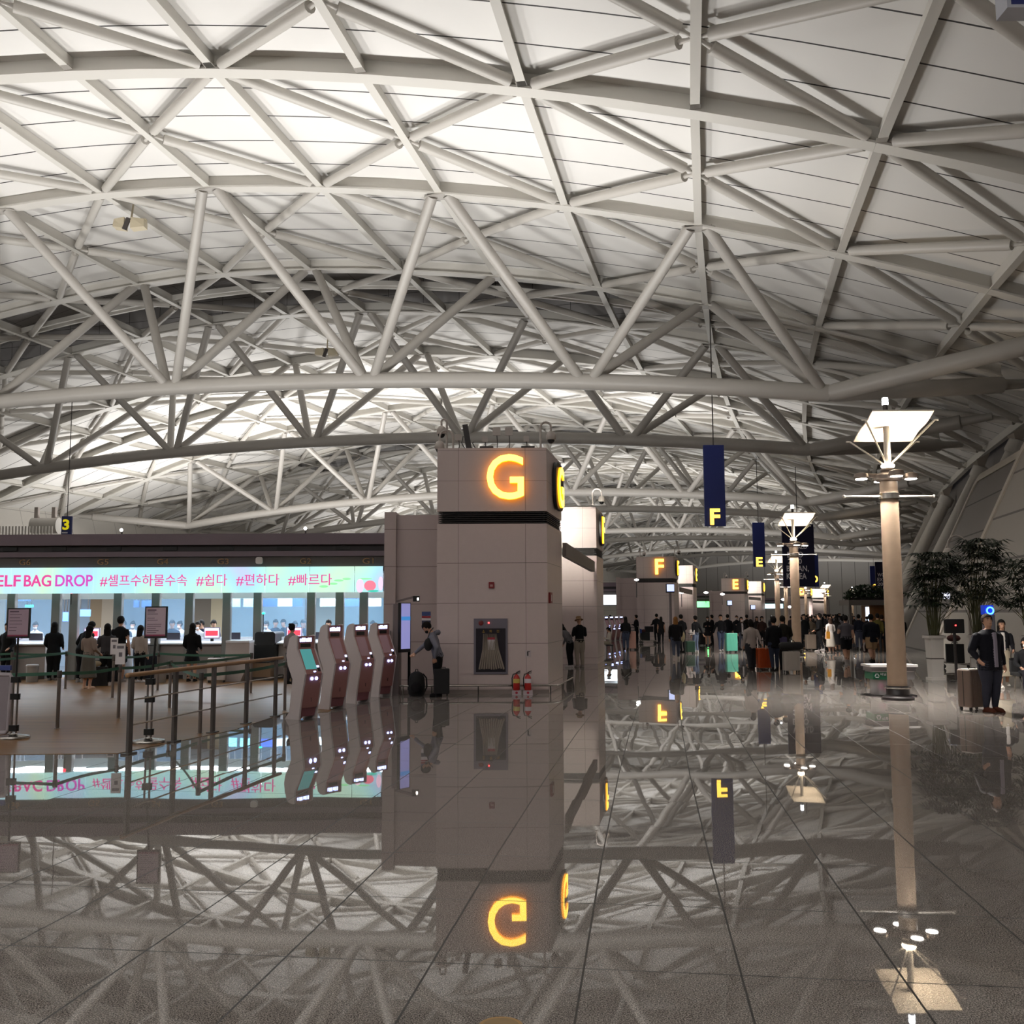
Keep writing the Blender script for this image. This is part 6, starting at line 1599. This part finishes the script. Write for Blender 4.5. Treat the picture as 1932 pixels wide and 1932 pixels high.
# ------------------------------------------------------------------ the crowd along the hall
VF = .03
def crowd(x, y, yaw, **kw):
    o = make_person(voxel=kw.pop('voxel', VF), **kw); return put_person(o, at_px(x, y), R_(yaw))
A1 = crowd(1181, 1227, 5, label='person in black top and blue jeans standing beside a pink suitcase', top='121114', bot='3a4154', H=1.68, hair='long', arms=('hold', 'hang'), loose=1.15)
suitcase(at_px(1193.5, 1226), .1, .95, .34, .26, 'b08478', 'tall pink suitcase beside the person in black top and jeans', handle=.2)
crowd(1201, 1214, 60, label='person in long black clothes right of the pink suitcase', top='131216', bot='131216', H=1.74, hair='short', kind='wide', arms=('phone', 'hang'), coat=True)
A2 = crowd(1239.5, 1213, 20, label='person in black pushing a loaded luggage cart before the letter F pillar', top='111014', bot='121116', H=1.80, hair='short', arms=('push', 'push'), coat=True)
crowd(1248, 1214, -15, label='woman in black with bare arms right beside the loaded luggage cart', top='1a171a', bot='1c1a1e', H=1.62, hair='long', sleeve='short', arms=('hang', 'hang'))
pcx = at_px(1222, 1214); cart(pcx, R_(185), 'luggage cart loaded with black bags before the letter F pillar', 1.05)
o = thing('suitcase', 'black bag heap on the luggage cart before the letter F pillar', 'luggage', Vector((pcx.x, pcx.y, .2)), .1)
mb = MB(); mb.rbox(-.42, .1, -.24, .24, 0, .5, .06, 3); mb.build('lower_bag', M_CLOTH_BLK, o); mb = MB(); mb.rbox(-.15, .35, -.2, .2, .5, .85, .08, 3); mb.build('upper_bag', cloth('1c1a1c'), o); mb = MB(); mb.ell((-.25, 0, .58), .16, .14, .1); mb.build('red_bag', mat('dark_red_cloth', '4a2422', .8), o, smooth=True)
A3 = crowd(1276, 1244, -8, label='blond woman in loose black jacket and jeans walking away', top='141215', bot='4a5060', H=1.70, hair='long', hc='blond', arms=('hang', 'swing'), stride=.16, coat=True, girth=1.12, voxel=.024, shoes='b8b0aa')
o = thing('shoulder_bag', 'cream bag on the right side of the blond woman', 'bag', at_px(1290, 1240) + Vector((-.02, 0, 1.0)), .2); mb = MB(); mb.ell((0, 0, -.12), .08, .16, .24); mb.build('body', cloth('b5a888'), o, smooth=True); mb = MB(); mb.path([(0, .1, .05), (-.06, .03, .4), (0, -.1, .05)], .012, 6); mb.build('strap', M_BLACK, o)
crowd(1288, 1231, 30, label='man in black with pale bag strap just right of the blond woman', top='131317', bot='1d1d22', H=1.78, hair='short', arms=('hang', 'hold'), lean=.12)
A4 = crowd(1313, 1232, 40, label='person in black sweater and pale jeans beside a dark green suitcase', top='131317', bot='5f6b82', H=1.72, hair='short', arms=('hang', 'pull'), shoes='b8b4b0', voxel=.024)
o = thing('crossbody_bag', 'white bag with white strap on the person beside the green suitcase', 'bag', at_px(1309, 1232) + Vector((-.10, -.16, .98)), .3); mb = MB(); mb.rbox(-.13, .13, -.05, .05, -.12, .1, .03, 3, axis='y'); mb.build('body', cloth('b5aca8'), o); mb = MB(); mb.path([(-.08, 0, .08), (.1, .0, .3), (.24, .02, .48)], .016, 6); mb.build('strap', cloth('c5bcb8'), o)
suitcase(at_px(1302, 1233), .2, .58, .42, .28, '1c3b2c', 'dark green suitcase pulled by the person in the black sweater', handle=.35)
crowd(1336, 1219, 170, label='masked woman in short black coat with bare legs over the green floor reflection', top='121114', bot='141216', H=1.64, hair='long', kind='skirt', arms=('phone', 'phone'), mask='c8c4c8', socks='18161a')
crowd(1344, 1216, 60, label='person in black turned left behind the masked woman in the short coat', top='141317', bot='18171c', H=1.72, hair='short', arms=('phone', 'hang'))
suitcase(at_px(1324, 1218), .2, .75, .4, .25, '18171a', 'black suitcase left of the masked woman in the short coat')
A5 = crowd(1361, 1229, 185, label='man in black sweater and blue jeans walking towards us left of the mint suitcase', top='111115', bot='3d465c', H=1.76, hair='short', arms=('hang', 'pull'), stride=.1, voxel=.022, shoes='b5b0ae', near=True)
suitcase(at_px(1380, 1231), .1, .92, .56, .32, '4f9a86', 'large mint green suitcase beside the man in the black sweater', handle=.0)
crowd(1374, 1219, -10, label='person in dark jacket seen from behind above the mint suitcase', top='15151a', bot='17171c', H=1.76, hair='short', arms=('hang', 'hang'), coat=True)
crowd(1391, 1216, 150, label='masked person in dark coat just right of the mint suitcase', top='17161b', bot='1b1a20', H=1.68, hair='short', arms=('phone', 'hang'), mask='d0ccd0', coat=True)
A6 = crowd(1400, 1226, 190, label='masked woman in open black jacket and grey jeans left of the woman in white', top='17161a', bot='4a4e5a', H=1.63, hair='long', arms=('hang', 'hang'), mask='c8c2c4', inner='b8b0b2', coat=True)
crowd(1410, 1214, 20, label='person with dark hair far behind the woman in white', top='1d1a18', bot='1a191d', H=1.72, hair='short')
A7 = crowd(1418.5, 1263, 8, label='woman in loose white sweater and dark trousers walking away', top='a39893', bot='2c2d33', H=1.63, hair='bob', arms=('hang', 'pull'), stride=.08, coat=True, girth=1.08, voxel=.02, loose=1.35)
suitcase(at_px(1442, 1264), .12, .72, .46, .3, 'a5431c', 'bright orange suitcase right of the woman in white', handle=.25, rough=.3)
crowd(1429, 1217, 175, label='woman with long dark hair behind the orange suitcase', top='221e20', bot='1e1c20', H=1.62, hair='long')
crowd(1439, 1224, 180, label='masked woman in brown top and black trousers behind the orange suitcase', top='33221f', bot='151418', H=1.66, hair='bob', mask='c0b8ba', arms=('hold', 'hang'))
A8 = crowd(1462, 1266, 4, label='person in black top and dark jeans seen from behind, left of the white suitcase', top='101014', bot='2a3040', H=1.72, hair='short', arms=('hang', 'push'), stride=.06, coat=True, girth=1.05, voxel=.02)
crowd(1480, 1262, -8, label='person in dark olive jacket leaning beside the second lamp post', top='1c1a14', bot='17161a', H=1.76, hair='short', arms=('push', 'push'), lean=.18, coat=True, girth=1.1, voxel=.022)
o = thing('purple_bag', 'dull purple bag hanging between the two people left of the white suitcase', 'bag', at_px(1474, 1264) + Vector((.02, -.12, .95)), .1); mb = MB(); mb.rbox(-.13, .16, -.05, .05, -.2, .14, .05, 3, axis='y'); mb.build('body', cloth('554f6e'), o); mb = MB(); mb.path([(-.08, 0, .12), (-.1, 0, .45), (-.04, 0, .6)], .014, 6); mb.build('strap', cloth('a8a0a4'), o)
sw = at_px(1493.5, 1269); suitcase(sw, .05, .66, .50, .3, 'b3aaa2', 'white suitcase with a black bag lying on top, before the second lamp post')
o = thing('duffel_bag', 'black duffel bag lying on the white suitcase', 'bag', Vector((sw.x, sw.y, .71)), .1); mb = MB(); mb.path([(-.36, 0, .10), (-.30, 0, .12), (.30, 0, .12), (.36, 0, .10)], [.09, .13, .13, .09], 14); mb.build('body', M_CLOTH_BLK, o, smooth=True); mb = MB(); mb.path([(-.12, -.08, .2), (-.05, -.1, .3), (.05, -.1, .3), (.12, -.08, .2)], .012, 6); mb.build('handle', M_BLACK, o)
crowd(1518.5, 1226, 165, label='man in black coat facing right of the second lamp post', top='111115', bot='131317', H=1.76, hair='short', arms=('hang', 'hang'), coat=True)
crowd(1531, 1224, 170, label='woman in pale plaid coat behind the beige suitcase', top='7d6f60', bot='5f543f', H=1.64, hair='long', arms=('hold', 'hold'), coat=True)
suitcase(at_px(1530, 1227), .1, .78, .5, .3, '8f8074', 'beige suitcase before the woman in the plaid coat', handle=.25)
A9 = crowd(1548, 1230, 60, label='man in long black coat and black trousers standing sideways right of the beige suitcase', top='0f0f12', bot='111114', H=1.80, hair='short', arms=('hold', 'hang'), coat=True, girth=1.12, stride=.12, shoes='a8a2a0')
crowd(1541, 1222, 150, label='masked woman in black close behind the man in the long black coat', top='17161a', bot='17161a', H=1.64, hair='long', mask='b8b0b0')
crowd(1568, 1233, 20, label='woman in white top and white patterned long skirt', top='a8a09c', bot='989088', H=1.64, hair='long', hc='brown', kind='longskirt', arms=('hang', 'hold'), shoes='8d8680')
o = thing('mustard_bag', 'mustard bag hanging by the woman in the patterned skirt', 'bag', at_px(1562.5, 1234) + Vector((0, -.1, .85)), .1); mb = MB(); mb.rbox(-.07, .07, -.05, .05, -.16, .16, .03, 3, axis='y'); mb.build('body', cloth('9a6a1c'), o); mb = MB(); mb.path([(-.04, 0, .15), (0, 0, .4), (.04, 0, .15)], .01, 6); mb.build('strap', cloth('9a6a1c'), o)
crowd(1580, 1228, 5, label='person with dark hair in dark dress right of the woman in the patterned skirt', top='1f1c1e', bot='1a181b', H=1.66, hair='long', kind='longskirt')
A10 = crowd(1598, 1251, 3, label='man in grey tee and black shorts walking away', top='57535a', bot='121216', H=1.74, hair='short', kind='shorts', sleeve='short', arms=('phone', 'hang'), stride=.12, girth=1.2, voxel=.02, shoes='8d8583', socks='2a2a2e')
crowd(1622, 1226, 0, label='person in dark blue jacket between the grey tee and the khaki shorts', top='1c1e2b', bot='454858', H=1.74, hair='short', arms=('hang', 'hang'))
A11 = crowd(1646, 1251, 6, label='man in navy jacket and khaki shorts walking away with a bag', top='12141c', bot='94785c', H=1.78, hair='short', kind='shorts', arms=('hang', 'hang'), stride=.12, girth=1.2, coat=True, voxel=.02, socks='1d1b1e')
o = thing('hand_bag', 'white and dark brown bag carried by the man in khaki shorts', 'bag', at_px(1635, 1250) + Vector((-.02, .05, .55)), .4); mb = MB(); mb.ell((0, 0, 0), .1, .14, .19); mb.build('body', cloth('2a1815'), o, smooth=True); mb = MB(); mb.path([(-.1, -.08, -.12), (-.15, -.1, .05), (-.08, -.08, .2)], .03, 8); mb.build('white_edge', cloth('b0a8a8'), o, smooth=True); mb = MB(); mb.path([(-.05, 0, .17), (0, 0, .30), (.05, 0, .17)], .012, 6); mb.build('handle', M_BLACK, o)
crowd(1658, 1230, -5, label='person in olive jacket right of the man in khaki shorts', top='4c4620', bot='1b1a1c', H=1.78, hair='short')
crowd(1666, 1229, -10, label='person in dark clothes just left of the nearest lamp post', top='1a191d', bot='1c1b20', H=1.72, hair='short', hc='brown')
crowd(1704, 1229, 30, label='person in black half hidden right of the nearest lamp post', top='121115', bot='151418', H=1.72, hair='short', arms=('hold', 'hang'))
crowd(1143.5, 1208, 80, label='person in pale top working at the far counters left of the far kiosks', top='a8a4a8', bot='232228', H=1.64, hair='bun', arms=('hold', 'hold'))
crowd(1152, 1208, 10, label='person behind the row of far kiosks', top='17161a', bot='17161a', H=1.72, hair='short')
# dense rows at the far end: nothing in the photo tells these apart
random.seed(77)
protos = [A2, A4, A6, A9, A10, A5, A7]
far_protos = []
for i, (t_, b_, hr, cg_) in enumerate((('131216', '17161b', 'short', True), ('1d1c22', '2a2e3a', 'long', False), ('2c2a30', '17171b', 'short', False), ('8a8488', '22222a', 'long', False), ('17161a', '121116', 'bob', True), ('3a3438', '2c3040', 'short', False))):
    o = make_person(label='dark clothed traveller in the dense far crowd', top=t_, bot=b_, hair=hr, coat=cg_, H=1.70, voxel=.045, arms=('hang', 'hold') if i % 2 else ('hang', 'hang'), group='travellers in the dense far crowd')
    far_protos.append(o)
n = 0
spots = []
for Y, x0, x1, cnt in ((62, 1556, 1640, 5), (70, 1500, 1640, 8), (80, 1420, 1640, 10), (92, 1490, 1640, 13), (112, 1495, 1592, 12), (122, 1500, 1590, 12)):
    for i in range(cnt):
        px = x0 + (x1 - x0) * (i + random.uniform(.2, .8)) / cnt
        spots.append((D(px, 1170, Y + random.uniform(-3, 3)).x, Y + random.uniform(-4, 4)))
for i, (x, y) in enumerate(spots):
    o = far_protos[i] if i < len(far_protos) else far_protos[i % len(far_protos)].copy()
    if i >= len(far_protos):
        COL.objects.link(o)
        for ch in far_protos[i % len(far_protos)].children:
            c = ch.copy(); COL.objects.link(c); c.parent = o
    o.location = (x, y, 0); o.rotation_euler = (0, 0, random.choice((0, .3, -.3, PI, PI + .4, 1.5))); s_ = random.uniform(.89, 1.0); o.scale = (s_, s_, s_)
